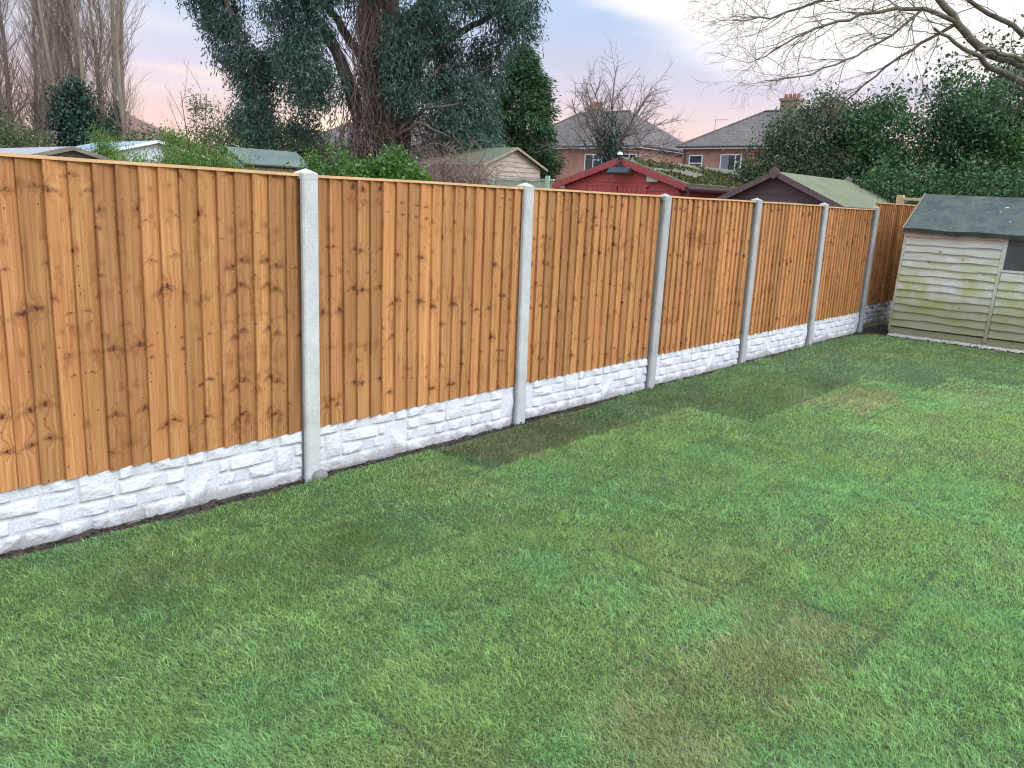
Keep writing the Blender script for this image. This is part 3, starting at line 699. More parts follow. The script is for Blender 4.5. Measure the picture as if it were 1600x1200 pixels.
# rock faced concrete gravel boards: one mould, cast again and again
def gravel_board():
    L, Hh = 1.835, .325; nx, nz = 400, 78
    Y, Z = np.meshgrid(np.linspace(-L / 2, L / 2, nx + 1), np.linspace(0, Hh, nz + 1))
    wob = (fbm(Y * 22, Z * 22, 2) - .5) * .006
    rows = [.0, .085, .165, .245, .325]
    blocks = []   # y0,y1,row0,row1 in fractions of L and courses
    def course(r, cuts, r1=None):
        for a, b_ in zip(cuts[:-1], cuts[1:]): blocks.append((a, b_, r, r1 or r + 1))
    blocks += [(0, .075, 1, 4), (.60, .70, 0, 3), (.30, .405, 2, 4), (.895, .965, 1, 3)]
    course(0, [0, .165, .33, .47, .60]); course(0, [.70, .86, 1.0])
    course(1, [.075, .14, .26, .385, .46, .55, .60]); course(1, [.70, .80, .895]); course(1, [.965, 1.0])
    course(2, [.075, .21, .30]); course(2, [.405, .535, .60]); course(2, [.70, .735, .895]); course(2, [.965, 1.0])
    course(3, [.075, .15, .30]); course(3, [.405, .50, .60, .66, .79, .91, 1.0])
    X = np.full_like(Y, -.012); F = (Y + L / 2) / L
    rngb = np.random.default_rng(4); J = .015
    for bi, (a, b_, r0, r1) in enumerate(blocks):
        ya, yb = a * L - L / 2, b_ * L - L / 2; za, zb = rows[r0], rows[r1]
        dy = np.minimum(Y - ya, yb - Y) + wob * .5; dz = np.minimum(Z - za, zb - Z) + wob * .5; inside = (Y >= ya) & (Y < yb) & (Z >= za) & (Z < zb)
        d = np.minimum(dy, dz); edge = np.clip((d - J * .5) / .006, 0, 1); edge = edge * edge * (3 - 2 * edge)
        # chiselled face: a few tilted facets, the lowest one wins
        tz = (Z - za) / (zb - za) + (fbm(Y * 16, Z * 9 + bi * 5, 27) - .5) * .30
        h = .006 + .016 * np.clip(1.05 - tz, 0, 1) ** .8
        for q in range(5):
            oy = rngb.uniform(-.8, .8) * (yb - ya) / 2; h = np.minimum(h, .021 + rngb.normal(0, .14) * (Y - (ya + yb) / 2 - oy) + rngb.normal(0, .10) * (Z - (za + zb) / 2))
        h = np.clip(h + (fbm(Y * 44, Z * 60 + bi * 9, 7) - .5) * .007 + (fbm(Y * 110, Z * 140, 17) - .5) * .003, .003, .024)
        X = np.where(inside, -.012 + edge * np.maximum(h, .002), X)
    X = X + (fbm(Y * 90, Z * 90, 5) - .5) * .001
    n1 = (nx + 1) * (nz + 1); V = np.concatenate([np.stack([X.ravel(), Y.ravel(), Z.ravel()], 1), np.stack([np.full(n1, -.056), Y.ravel(), Z.ravel()], 1)])
    i = (np.arange(nz)[:, None] * (nx + 1) + np.arange(nx)[None, :]).ravel(); Fq = [np.stack([i, i + 1, i + nx + 2, i + nx + 1], 1)]
    bt = np.arange(nx); Fq.append(np.stack([bt + 1, bt, bt + n1, bt + 1 + n1], 1)); tp = nz * (nx + 1) + bt; Fq.append(np.stack([tp, tp + 1, tp + 1 + n1, tp + n1], 1))
    return V, np.concatenate(Fq)
V, F = gravel_board()
gb0 = bulk('gravel_board', V, F, M_GRAV, smooth=False)
GB_LABEL = ['white rock faced concrete gravel board under the nearest fence panel', 'white concrete gravel board with brown chips, along the brown worn turf', 'white concrete gravel board between the second and third visible posts',
  'white concrete gravel board starting at the grey post below the red shed', 'white concrete gravel board below the fence panel in front of the brown shed', 'shortest looking white gravel board, ending at the corner post', 'shaded grey gravel board set higher, beside the old shed']
for i in range(7):
    o = gb0 if i == 0 else gb0.copy()
    if i: COL.objects.link(o)
    y1 = YP[i + 1] if i < 6 else YP[6] + PITCH
    o.location = (-.047, (YP[i] + y1) / 2, -.033 if i < 6 else .046)
    if i in (1, 4, 5): o.scale = (1, -1, 1)
    if i == 0: o.rotation_euler = (-.0175, 0, 0); o.location.z += .0165
    tag(o, GB_LABEL[i], 'gravel board', 'gravel boards under the new fence')
o6 = bpy.data.objects['gravel_board.006']

# ------------------------------------------------------------------ old shed on the lawn
def old_shed():
    x0, x1, yf, yb, zb, ze = .375, 3.05, 9.72, 11.10, .055, 1.545; SH = .028
    sh = lambda p: (p[0] + SH * p[2], p[1], p[2])
    t = thing('garden_shed', 'old overlap shed with green algae on grey boards and a sagging dark roof', 'shed', (1.7, 10.3, 0))
    rng = np.random.default_rng(8)
    def skin(mb): mb.v = [sh(p) for p in mb.v]; return mb
    def boards(mb, xa, xb, z_lo, z_hi, pitch=.1065, y=yf, sgn=-1):
        n = int(round((z_hi - z_lo) / pitch)); pitch = (z_hi - z_lo) / n; nx = 40
        for k in range(n):
            za, zc = z_lo + k * pitch, z_lo + (k + 1) * pitch + .018; zc = min(zc, z_hi); ph = rng.uniform(0, 6, 3); vs = []
            sag = rng.uniform(-.006, .006)
            for i in range(nx + 1):
                q = i / nx; x = xa + (xb - xa) * q
                w = .007 * math.sin(ph[0] + q * 5.5 + xa) + .004 * math.sin(ph[1] + q * 14) + .0025 * math.sin(ph[2] + q * 31) + sag * (q - .5)
                o = .004 * math.sin(ph[1] + q * 6)
                zl = za + w * (1 if k else .3)
                vs += [(x, y + sgn * (.034 + o), zl), (x, y + sgn * (.005 + o * .3), zc), (x, y - sgn * .002, zc), (x, y + sgn * (.008 + o), zl)]
            fs = [(0, 1, 2, 3), tuple(nx * 4 + j for j in (3, 2, 1, 0))] + [(i * 4 + j, (i + 1) * 4 + j, (i + 1) * 4 + (j + 1) % 4, i * 4 + (j + 1) % 4) for i in range(nx) for j in range(4)]
            mb.add(vs, fs)
    w = MB(); boards(w, x0 + .012, 1.598, .135, 1.53); boards(w, 1.645, x1, .135, 1.02)
    boards(w, 2.62, x1, 1.04, 1.53)
    skin(w).build('front_cladding', M_SHED, t)
    s = MB()
    for xs in (x0 + .02, x1 - .02):
        s.prism([(xs, yf + .01, .10), (xs, yb, .10), (xs, yb, ze - .02), (xs, (yf + yb) / 2, ze + .44), (xs, yf + .01, ze - .02)], [(xs + .015, yf + .01, .10), (xs + .015, yb, .10), (xs + .015, yb, ze - .02), (xs + .015, (yf + yb) / 2, ze + .44), (xs + .015, yf + .01, ze - .02)])
    s.box(x0 + .035, x1 - .035, yb - .016, yb, .10, ze - .03)
    skin(s).build_each('side_wall', M_SHED, t)
    bt = MB(); bt.box(1.600, 1.640, yf - .032, yf + .01, .060, 1.025); skin(bt).build('cover_batten', M_SHED, t)
    cb = MB(); cb.box(x0 - .022, x0 + .010, yf - .022, yf + .018, .06, 1.53); skin(cb).build('corner_batten', M_SHED, t)
    be = MB(); be.box(x0 - .01, x1 + .01, yf - .006, yf + .05, .010, .112); be.box(x0 - .01, x1 + .01, yb - .06, yb, .010, .112); be.box(x0 + .06, x1 - .06, yf + .08, yb - .08, .09, .125); skin(be).build('bearer', M_SHED, t)
    fr = MB(); fr.box(1.600, 1.652, yf - .026, yf + .004, 1.026, 1.53); fr.box(1.653, 2.61, yf - .022, yf + .004, 1.022, 1.052); fr.box(2.585, 2.617, yf - .024, yf + .004, 1.053, 1.53)
    win = skin(fr).build('window', M_SHED, t)
    # polythene pane, loosely folded
    X, Z = np.meshgrid(np.linspace(1.653, 2.585, 41), np.linspace(1.053, 1.53, 25)); f = fbm(X * 3 + Z * 2.2, Z * 3 - X * 1.5, 12); Yp = yf + .003 - .006 * f - .008 * np.abs(np.sin((X * 7 + Z * 9) + f * 5)) * f
    V = np.stack([X.ravel() + SH * Z.ravel(), Yp.ravel(), Z.ravel()], 1); i = (np.arange(24)[:, None] * 41 + np.arange(40)[None, :]).ravel()
    bulk('pane', V, np.stack([i, i + 1, i + 42, i + 41], 1), M_POLY, win, smooth=True)
    # roof: two felted slopes with turned down edges
    ym = (yf + yb) / 2; zr = ze + .485; ov = .085
    nx, ny = 50, 14; Vr = []; Fr = []
    for sgn in (-1, 1):
        k0 = len(Vr); ye = yf - ov if sgn < 0 else yb + ov; zl = ze - .012
        for th in (0, .022):
            for j in range(ny + 1):
                for i in range(nx + 1):
                    q = j / ny; x = x0 - .03 + (x1 - x0 + .06) * i / nx
                    z = zl + (zr - zl) * q - .018 * math.sin(i / nx * 3.1) * (1 if sgn < 0 else .5) + .007 * math.sin(i * .43 + j * .5) * (1 - q) - th
                    y = ye + (ym - ye) * q + .004 * math.sin(i * .3)
                    Vr.append(sh((x, y, z)))
        n1 = (nx + 1) * (ny + 1); g = lambda i, j, l: k0 + l * n1 + j * (nx + 1) + i
        for j in range(ny):
            for i in range(nx):
                Fr.append((g(i, j, 0), g(i + 1, j, 0), g(i + 1, j + 1, 0), g(i, j + 1, 0))); Fr.append((g(i, j, 1), g(i, j + 1, 1), g(i + 1, j + 1, 1), g(i + 1, j, 1)))
        for i in range(nx): Fr.append((g(i, 0, 1), g(i + 1, 0, 1), g(i + 1, 0, 0), g(i, 0, 0)))
        for j in range(ny): Fr.append((g(0, j, 0), g(0, j + 1, 0), g(0, j + 1, 1), g(0, j, 1))); Fr.append((g(nx, j, 1), g(nx, j + 1, 1), g(nx, j + 1, 0), g(nx, j, 0)))
    rf = MB(); rf.add(Vr, Fr); r = rf.build('roof', M_FELT, t, smooth=False)
    dr = MB(); nseg = 50; vs = []
    for i in range(nseg + 1):
        x = x0 - .03 + (x1 - x0 + .06) * i / nseg; dz = -.018 * math.sin(i / nseg * 3.1) + .007 * math.sin(i * .43)
        ex = .008 * math.sin(i * .9) + .005 * math.sin(i * 2.3)
        z1 = ze - .014 + dz; z0 = z1 - .050 + ex; y = yf - ov - .003
        vs += [sh((x, y - .003, z0)), sh((x, y - .003, z1 + .004)), sh((x, y + .003, z1 + .004)), sh((x, y + .003, z0))]
    dr.add(vs, [(i * 4 + j, (i + 1) * 4 + j, (i + 1) * 4 + (j + 1) % 4, i * 4 + (j + 1) % 4) for i in range(nseg) for j in range(4)] + [(0, 1, 2, 3), tuple(nseg * 4 + j for j in (3, 2, 1, 0))])
    dr.build('felt_edge', M_FELTEDGE, r)
    bg_ = MB()
    for xs in (x0 - .048, x1 + .034):
        for sgn in (-1, 1):
            ye = yf - ov if sgn < 0 else yb + ov
            bg_.prism([(xs, ye, ze - .055), (xs, ye, ze + .0), (xs, ym, zr + .012), (xs, ym, zr - .05)], [(xs + .014, ye, ze - .055), (xs + .014, ye, ze + .0), (xs + .014, ym, zr + .012), (xs + .014, ym, zr - .05)])
    skin(bg_).build_each('bargeboard', M_TANBOARD, t)
old_shed()
def pebbles():
    rng = np.random.default_rng(3); n = 2600
    x = rng.uniform(.42, 3.3, n); y = 9.60 + rng.normal(0, .055, n) - .0 * x; k = (y < 9.70); x, y = x[k], y[k]; n = len(x)
    s = rng.uniform(.008, .020, n); base = np.array([(1, 0, 0), (-1, 0, 0), (0, 1, 0), (0, -1, 0), (0, 0, .7), (0, 0, -.7)], float)
    a = rng.uniform(0, 6.28, n); ca, sa = np.cos(a), np.sin(a)
    B = base[None] * (1 + rng.uniform(-.3, .3, (n, 6, 1))) * s[:, None, None]
    V = np.stack([B[:, :, 0] * ca[:, None] - B[:, :, 1] * sa[:, None] + x[:, None], B[:, :, 0] * sa[:, None] + B[:, :, 1] * ca[:, None] + y[:, None], B[:, :, 2] + .006 + rng.uniform(0, .014, n)[:, None]], 2).reshape(-1, 3)
    f = np.array([(0, 2, 4), (2, 1, 4), (1, 3, 4), (3, 0, 4), (2, 0, 5), (1, 2, 5), (3, 1, 5), (0, 3, 5)]); F = (np.arange(n)[:, None, None] * 6 + f[None]).reshape(-1, 3)
    o = bulk('gravel', V, F, M_STONE, smooth=True); o['kind'] = 'stuff'; o['label'] = 'strip of pale pebbles along the foot of the old shed'; o['category'] = 'gravel'
    n = 1500; y = rng.uniform(-1.8, 9.9, n); x = np.where(y > 9, rng.uniform(.0, .36, n), rng.uniform(.0, .10, n)); s = rng.uniform(.004, .014, n)
    B = base[None] * (1 + rng.uniform(-.35, .35, (n, 6, 1))) * s[:, None, None]; V = (B + np.stack([x, y, rise(x, y) - .004], 1)[:, None, :]).reshape(-1, 3); F = (np.arange(n)[:, None, None] * 6 + f[None]).reshape(-1, 3)
    o = bulk('soil_clods', V, F, M_SOIL, smooth=True); o['kind'] = 'stuff'; o['label'] = 'crumbs of dark soil along the fence foot'; o['category'] = 'soil'
pebbles()

# ------------------------------------------------------------------ gable sheds of the neighbours
def gable_y(t, name, x0, x1, xa, y, z0, ze0, ze1, za, material, th=.02, pitch=.14, lap=.012):
    """weatherboarded gable wall facing -y"""
    mb = MB(); z = z0
    def xs(zq):
        l = x0 if zq <= ze0 else x0 + (xa - x0) * (zq - ze0) / (za - ze0); r_ = x1 if zq <= ze1 else x1 + (xa - x1) * (zq - ze1) / (za - ze1); return l, r_
    while z < za - .02:
        zt = min(z + pitch, za - .005); l0, r0 = xs(z); l1, r1 = xs(zt)
        mb.prism([(l0, y - lap, z), (r0, y - lap, z), (r1, y, zt), (l1, y, zt)], [(l0, y + th, z), (r0, y + th, z), (r1, y + th, zt), (l1, y + th, zt)]); z = zt
    return mb.build(name, material, t)
def barge(mb, xa, za, xe, ze, y, h=.12, th=.025):
    mb.prism([(xa, y, za), (xe, y, ze), (xe, y, ze - h), (xa, y, za - h)], [(xa, y + th, za), (xe, y + th, ze), (xe, y + th, ze - h), (xa, y + th, za - h)])

def red_shed():
    yf, yb = 12.0, 18.2; x0, x1, xa = -7.63, -4.66, -6.10; za = 2.60; e0, e1 = 2.10, 2.12
    t = thing('red_shed', 'red painted wooden garage shed with floodlight and moss on its roof', 'shed', (-6.1, 12.0, 0))
    gable_y(t, 'gable_wall', x0, x1, xa, yf, 0, e0 - .02, e1 - .02, za - .06, M_RED, pitch=.165)
    d = MB()
    for a, b_ in ((-6.93, -6.16), (-6.14, -5.42)):
        n = 6
        for k in range(n):
            w = (b_ - a) / n; d.box(a + k * w + .004, a + (k + 1) * w - .004, yf - .045, yf - .014, .05, 2.06)
    d.build('double_door', M_RED, t)
    dh = MB(); dh.box(-7.0, -5.36, yf - .050, yf - .013, 2.064, 2.10); dh.build('door_head', M_RED, t)
    w = MB(); w.box(x1 - .04, x1, yf + .03, yb, 0, e1 - .05); w.box(x0, x0 + .04, yf + .03, yb, 0, e0 - .05); w.box(x0 + .05, x1 - .05, yb - .05, yb, 0, 2.1); w.build_each('side_wall', M_REDDARK, t)
    r = MB(); r.slab([(xa, yf - .10, za + .02), (x1 + .20, yf - .10, e1 - .02), (x1 + .20, yb, e1 - .02), (xa, yb, za + .02)], .05); r.slab([(xa, yb, za + .02), (x0 - .24, yb, e0 - .05), (x0 - .24, yf - .10, e0 - .05), (xa, yf - .10, za + .02)], .05)
    rf = r.build('roof', M_MOSSROOF, t)
    rng = np.random.default_rng(2); n = 6000; q = rng.uniform(0, 1, n) ** .7; y = rng.uniform(yf, yb, n); k = fbm(y * 1.6, q * 4, 6) + .25 * q > .55; q, y = q[k], y[k]; n = len(q)
    P = np.stack([xa + (x1 + .2 - xa) * q, y, za + .07 + (e1 - .04 - za) * q], 1); D = rng.normal(size=(n, 3)) * .7; D[:, 2] = np.abs(D[:, 2]) + .3
    V, F, ti = leaves(P, D, .07 * rng.uniform(.5, 1.3, n), .05, rng.uniform(0, 1, n), rng); bulk('moss', V, F, M_MOSS, rf, ti)
    bb = MB(); barge(bb, xa, za + .045, x1 + .21, e1 + .01, yf - .135, .13); barge(bb, xa, za + .045, x0 - .25, e0 - .02, yf - .135, .13)
    bb.build_each('bargeboard', M_REDTRIM, t)
    fp = MB(); fp.tube([(x1 + .23, yf - .05, e1 - .10), (x1 + .23, yf - .05, e1 - .20), (x1 + .12, yf - .07, e1 - .34), (x1 + .10, yf - .07, 0)], .034, 8); fp.build('downpipe', M_PIPE, t)
    fq = MB(); fq.tube([(x0 - .24, yf - .05, e0 - .12), (x0 - .24, yf - .05, e0 - .20), (x0 - .12, yf - .07, e0 - .30), (x0 - .08, yf - .07, 0)], .036, 8); fq.build('downpipe', M_PIPE, t)
    g = MB(); g.tube([(x1 + .24, yf - .14, e1 - .075), (x1 + .24, yb, e1 - .075)], .05, 8); g.build('gutter', M_PIPE, t)
    fl = MB(); fl.prism([(-6.28, yf - .30, 2.335), (-5.80, yf - .30, 2.335), (-5.76, yf - .17, 2.46), (-6.30, yf - .17, 2.46)], [(-6.28, yf - .28, 2.30), (-5.80, yf - .28, 2.30), (-5.76, yf - .15, 2.34), (-6.30, yf - .15, 2.34)])
    fl.box(-6.10, -6.0, yf - .18, yf - .13, 2.42, 2.56)
    fl.build('floodlight', M_BLACK, t)
    ca = MB(); ca.tube([(-6.06, yf - .16, 2.60), (-6.06, yf - .16, 2.72)], [.035, .05], 8); cam_o = ca.build('security_camera', M_BLACK, t)
    cb = MB(); cb.tube([(-6.06, yf - .16, 2.705), (-6.06, yf - .16, 2.74), (-6.06, yf - .16, 2.765)], [.062, .055, .02], 10); cb.build('camera_dome', M_WHITE, cam_o, smooth=True)
    jb = MB(); jb.box(-5.40, -5.13, yf - .10, yf - .015, 2.17, 2.31); jb.build('junction_box', M_GREYPLASTIC, t)
M_MOSS = leaf_mat('moss_tufts', (.050, .052, .020), (.115, .115, .036), (.17, .145, .075), .9, .1, .1)
red_shed()

def brown_shed():
    yf, yb = 10.5, 13.62; x0, x1, xa, za, ze = -2.86, -.98, -1.955, 2.30, 1.83
    t = thing('brown_shed', 'dark brown shiplap shed with a pale green felt roof', 'shed', (-1.95, 10.5, 0))
    gable_y(t, 'gable_wall', x0, x1, xa, yf, 0, ze, ze, za - .03, M_BROWN, pitch=.115, lap=.009)
    w = MB(); w.box(x1 - .04, x1 - .005, yf + .025, yb, 0, ze - .03); w.box(x0 + .005, x0 + .04, yf + .025, yb, 0, ze - .03); w.box(x0 + .05, x1 - .05, yb - .04, yb, 0, ze); w.build_each('side_wall', M_BROWN, t)
    dr = MB(); dr.box(-2.35, -1.55, yf - .04, yf - .011, .05, 1.86); dr.build('door', M_BROWNTRIM, t)
    r = MB(); r.slab([(xa, yf - .10, za + .01), (x1 + .20, yf - .10, ze - .05), (x1 + .20, yb + .08, ze - .05), (xa, yb + .08, za + .01)], .02); r.slab([(xa, yb + .08, za + .01), (x0 - .20, yb + .08, ze - .05), (x0 - .20, yf - .10, ze - .05), (xa, yf - .10, za + .01)], .02)
    rf = r.build('roof', M_GREENFELT, t)
    fe = MB(); fe.box(x1 + .195, x1 + .205, yf - .10, yb + .08, ze - .10, ze - .028); fe.build('felt_edge', M_DARKFELT, rf)
    bb = MB(); barge(bb, xa, za + .05, x1 + .22, ze - .02, yf - .135, .10); barge(bb, xa, za + .05, x0 - .22, ze - .02, yf - .135, .10)
    for yy in (yb + .09,): barge(bb, xa, za + .05, x1 + .22, ze - .02, yy, .10); barge(bb, xa, za + .05, x0 - .22, ze - .02, yy, .10)
    bb.build_each('bargeboard', M_BROWNTRIM, t)
    for yy, mm in ((yf - .155, M_BROWNTRIM), (yb + .12, M_TANBOARD)):
        f = MB(); f.prism([(xa - .085, yy, za - .02), (xa, yy, za - .10), (xa + .085, yy, za - .02), (xa + .085, yy, za + .04), (xa, yy, za + .105), (xa - .085, yy, za + .04)], [(xa - .085, yy + .018, za - .02), (xa, yy + .018, za - .10), (xa + .085, yy + .018, za - .02), (xa + .085, yy + .018, za + .04), (xa, yy + .018, za + .105), (xa - .085, yy + .018, za + .04)])
        f.build('finial', mm, t)
brown_shed()

def clap_shed():
    # gable faces +x, ridge runs away along -x
    x, xb = -10.5, -14.6; yl, yr, ya = 12.35, 14.55, 13.45; za, ze = 2.98, 2.56
    t = thing('clapboard_shed', 'pale clapboard shed with mossy felt roof behind brown brambles', 'shed', (-10.5, 13.4, 0))
    mb = MB(); z = 0.6
    def ys(q):
        if q <= ze: return yl, yr
        f = (q - ze) / (za - ze); return yl + (ya - yl) * f, yr + (ya - yr) * f
    while z < za - .05:
        zt = min(z + .12, za - .02); a, b_ = ys(z); c, d = ys(zt)
        mb.prism([(x + .014, a, z), (x + .014, b_, z), (x, d, zt), (x, c, zt)], [(x - .02, a, z), (x - .02, b_, z), (x - .02, d, zt), (x - .02, c, zt)]); z = zt
    mb.build('gable_wall', M_CLAP, t)
    w = MB(); w.box(xb, x - .03, yl + .02, yl + .05, 0, ze - .03); w.box(xb, x - .03, yr - .05, yr - .02, 0, ze - .03); w.box(x - .06, x - .025, yl + .06, yr - .06, 0, .66); w.build_each('side_wall', M_CLAP, t)
    r = MB(); r.slab([(x + .12, yl - .16, ze - .05), (x + .12, ya, za + .03), (xb, ya, za + .03), (xb, yl - .16, ze - .05)], -.03); r.slab([(x + .12, ya, za + .03), (x + .12, yr + .16, ze - .05), (xb, yr + .16, ze - .05), (xb, ya, za + .03)], -.03)
    r.build('roof', M_MOSSFELT, t)
    bb = MB()
    for (a, za_, c, zc) in ((ya, za + .035, yr + .17, ze - .045), (ya, za + .035, yl - .17, ze - .045)):
        bb.prism([(x + .121, a, za_), (x + .121, c, zc), (x + .121, c, zc - .06), (x + .121, a, za_ - .06)], [(x + .14, a, za_), (x + .14, c, zc), (x + .14, c, zc - .06), (x + .14, a, za_ - .06)])
    bb.build_each('bargeboard', M_TANBOARD, t)
clap_shed()

def pale_fence():
    y = 12.2; x0, x1 = -11.1, -8.1
    t = thing('old_fence', 'pale green weathered timber fence left of the red shed', 'fence', (-9.5, y, 0))
    mb = MB(); x = x0; rng = np.random.default_rng(6)
    while x < x1: mb.box(x, x + .118, y + .0 + rng.uniform(0, .006), y + .02, 0.02, 2.14 + rng.uniform(-.01, .01)); x += .125
    mb.build('fence_boards', M_PALEFENCE, t)
    c = MB(); c.box(x0, x1, y - .03, y + .04, 2.152, 2.19); c.build('top_rail', M_PALEPOST, t)
    for xp in (-9.98, -8.24): q = MB(); q.box(xp - .05, xp + .05, y - .09, y - .034, 0, 2.26); q.build('post', M_PALEPOST, t)
pale_fence()
def end_fence():
    y = 11.75
    t = thing('end_fence', 'olive board fence with a new pine post behind the old shed', 'fence', (-.35, y, 0))
    q = MB(); q.box(-.40, -.30, y - .02, y + .08, 0, 2.035); q.build('post', M_NEWPOST, t)
    mb = MB()
    for k in range(12): mb.box(-.28, 3.6, y + .02 + .004 * (k % 2), y + .045, .1 + k * .15, .1 + k * .15 + .145)
    mb.build('fence_boards', M_OLIVEBOARD, t)
    r = MB(); r.box(-.28, 3.6, y - .01, y + .06, 1.95, 1.995); r.build('top_rail', M_NEWPOST, t)
end_fence()

def low_gable(name, label, xe, ydir, material_roof, material_gable, y0, y1, ya, ze, za, depth, cat='shed'):
    """small shed whose gable faces +x at xe, ridge along -x"""
    t = thing(name, label, cat, (xe, (y0 + y1) / 2, 0))
    g = MB(); g.prism([(xe, y0, 0), (xe, y1, 0), (xe, y1, ze), (xe, ya, za), (xe, y0, ze)], [(xe - .03, y0, 0), (xe - .03, y1, 0), (xe - .03, y1, ze), (xe - .03, ya, za), (xe - .03, y0, ze)]); g.build('gable_wall', material_gable, t)
    w = MB(); w.box(xe - depth, xe - .035, y0, y0 + .03, 0, ze - .02); w.box(xe - depth, xe - .035, y1 - .03, y1, 0, ze - .02); w.build_each('side_wall', material_gable, t)
    r = MB(); r.slab([(xe + .10, y0 - .12, ze - .03), (xe + .10, ya, za + .03), (xe - depth, ya, za + .03), (xe - depth, y0 - .12, ze - .03)], -.025); r.slab([(xe + .10, ya, za + .03), (xe + .10, y1 + .12, ze - .03), (xe - depth, y1 + .12, ze - .03), (xe - depth, ya, za + .03)], -.025); r.build('roof', material_roof, t)
    b_ = MB(); e = xe + .101
    for a, za_, c, zc in ((ya, za + .035, y1 + .13, ze - .02), (ya, za + .035, y0 - .13, ze - .02)): b_.prism([(e, a, za_), (e, c, zc), (e, c, zc - .06), (e, a, za_ - .06)], [(e + .02, a, za_), (e + .02, c, zc), (e + .02, c, zc - .06), (e + .02, a, za_ - .06)])
    b_.build_each('bargeboard', M_WHITE if material_roof == M_BLUEROOF else M_OLDBOARD, t)
    return t
low_gable('pale_outbuilding', 'low outbuilding with pale blue sheet roof behind the green hedge', -14.2, 1, M_BLUEROOF, M_PALEGABLE, 4.3, 7.2, 5.75, 2.25, 2.60, 3.2, 'outbuilding')
low_gable('worn_shed', 'small shed with worn grey felt roof at the left edge of the fence top', -9.0, 1, M_GREYFELT, M_OLDBOARD, 1.35, 2.75, 2.05, 1.98, 2.15, 3.0)
def green_roof_shed():
    x0, x1, y0, y1 = -11.9, -10.6, 5.75, 7.25
    t = thing('green_roof_shed', 'small shed with dark green felt roof under the drooping eucalyptus', 'shed', (-11.2, 6.4, 0))
    w = MB(); w.box(x0 + .1, x1 - .1, y0 + .08, y1 - .08, 0, 2.10); w.build('wall', M_TANBOARD, t)
    g = MB(); g.prism([(x0 + .1, y0 + .06, 2.1), (x1 - .1, y0 + .06, 2.1), ((x0 + x1) / 2, y0 + .06, 2.40)], [(x0 + .1, y0 + .079, 2.1), (x1 - .1, y0 + .079, 2.1), ((x0 + x1) / 2, y0 + .079, 2.40)]); g.build('gable_wall', M_PALEFENCE, t)
    xm = (x0 + x1) / 2
    r = MB(); r.slab([(xm, y0, 2.45), (x1, y0, 2.13), (x1, y1 + .1, 2.13), (xm, y1 + .1, 2.45)], .03); r.slab([(xm, y1 + .1, 2.45), (x0, y1 + .1, 2.13), (x0, y0, 2.13), (xm, y0, 2.45)], .03); rf = r.build('roof', M_DARKFELT, t)
    l = MB(); l.box(x1 - .36, x1 - .33, y0, y1 + .1, 2.318, 2.330); l.build('felt_lap', M_GREENFELT, rf)
green_roof_shed()

# ------------------------------------------------------------------ houses
def window_at(t, xw, yw, z0, z1, w, face, mull, curtain=False, transom=None, arch=False):
    """face '-y': window in the plane y=yw centred on xw"""
    f = MB(); h = w / 2; fw = .07; y0, y1 = yw - .05, yw - .012
    f.box(xw - h, xw + h, y0, y1, z0, z0 + fw); f.box(xw - h, xw + h, y0, y1, z1 - fw, z1); f.box(xw - h, xw - h + fw, y0, y1, z0 + fw, z1 - fw); f.box(xw + h - fw, xw + h, y0, y1, z0 + fw, z1 - fw)
    for mu in mull: f.box(xw + mu * w - .03, xw + mu * w + .03, y0 + .004, y1, z0 + fw, z1 - fw)
    for (a, b_, zq) in (transom or []): f.box(xw + a * w, xw + b_ * w, y0 + .008, y1, z0 + (z1 - z0) * zq - .03, z0 + (z1 - z0) * zq + .03)
    f.box(xw - h - .06, xw + h + .06, yw - .09, yw - .006, z0 - .09, z0 - .006)
    o = f.build('window', M_WHITE, t); p = MB(); p.box(xw - h + .05, xw + h - .05, yw - .030, yw - .022, z0 + .04, z1 - .04); p.build('pane', M_GLASS, o)
    if curtain:
        c = MB(); n = 12
        for k in range(n): a = xw - h + .09 + k * (w * .36) / n; c.box(a, a + w * .36 / n * .7, yw - .040 + .004 * (k % 2), yw - .033, z0 + .08, z1 - .08)
        c.build('curtain', M_CURTAIN, o)
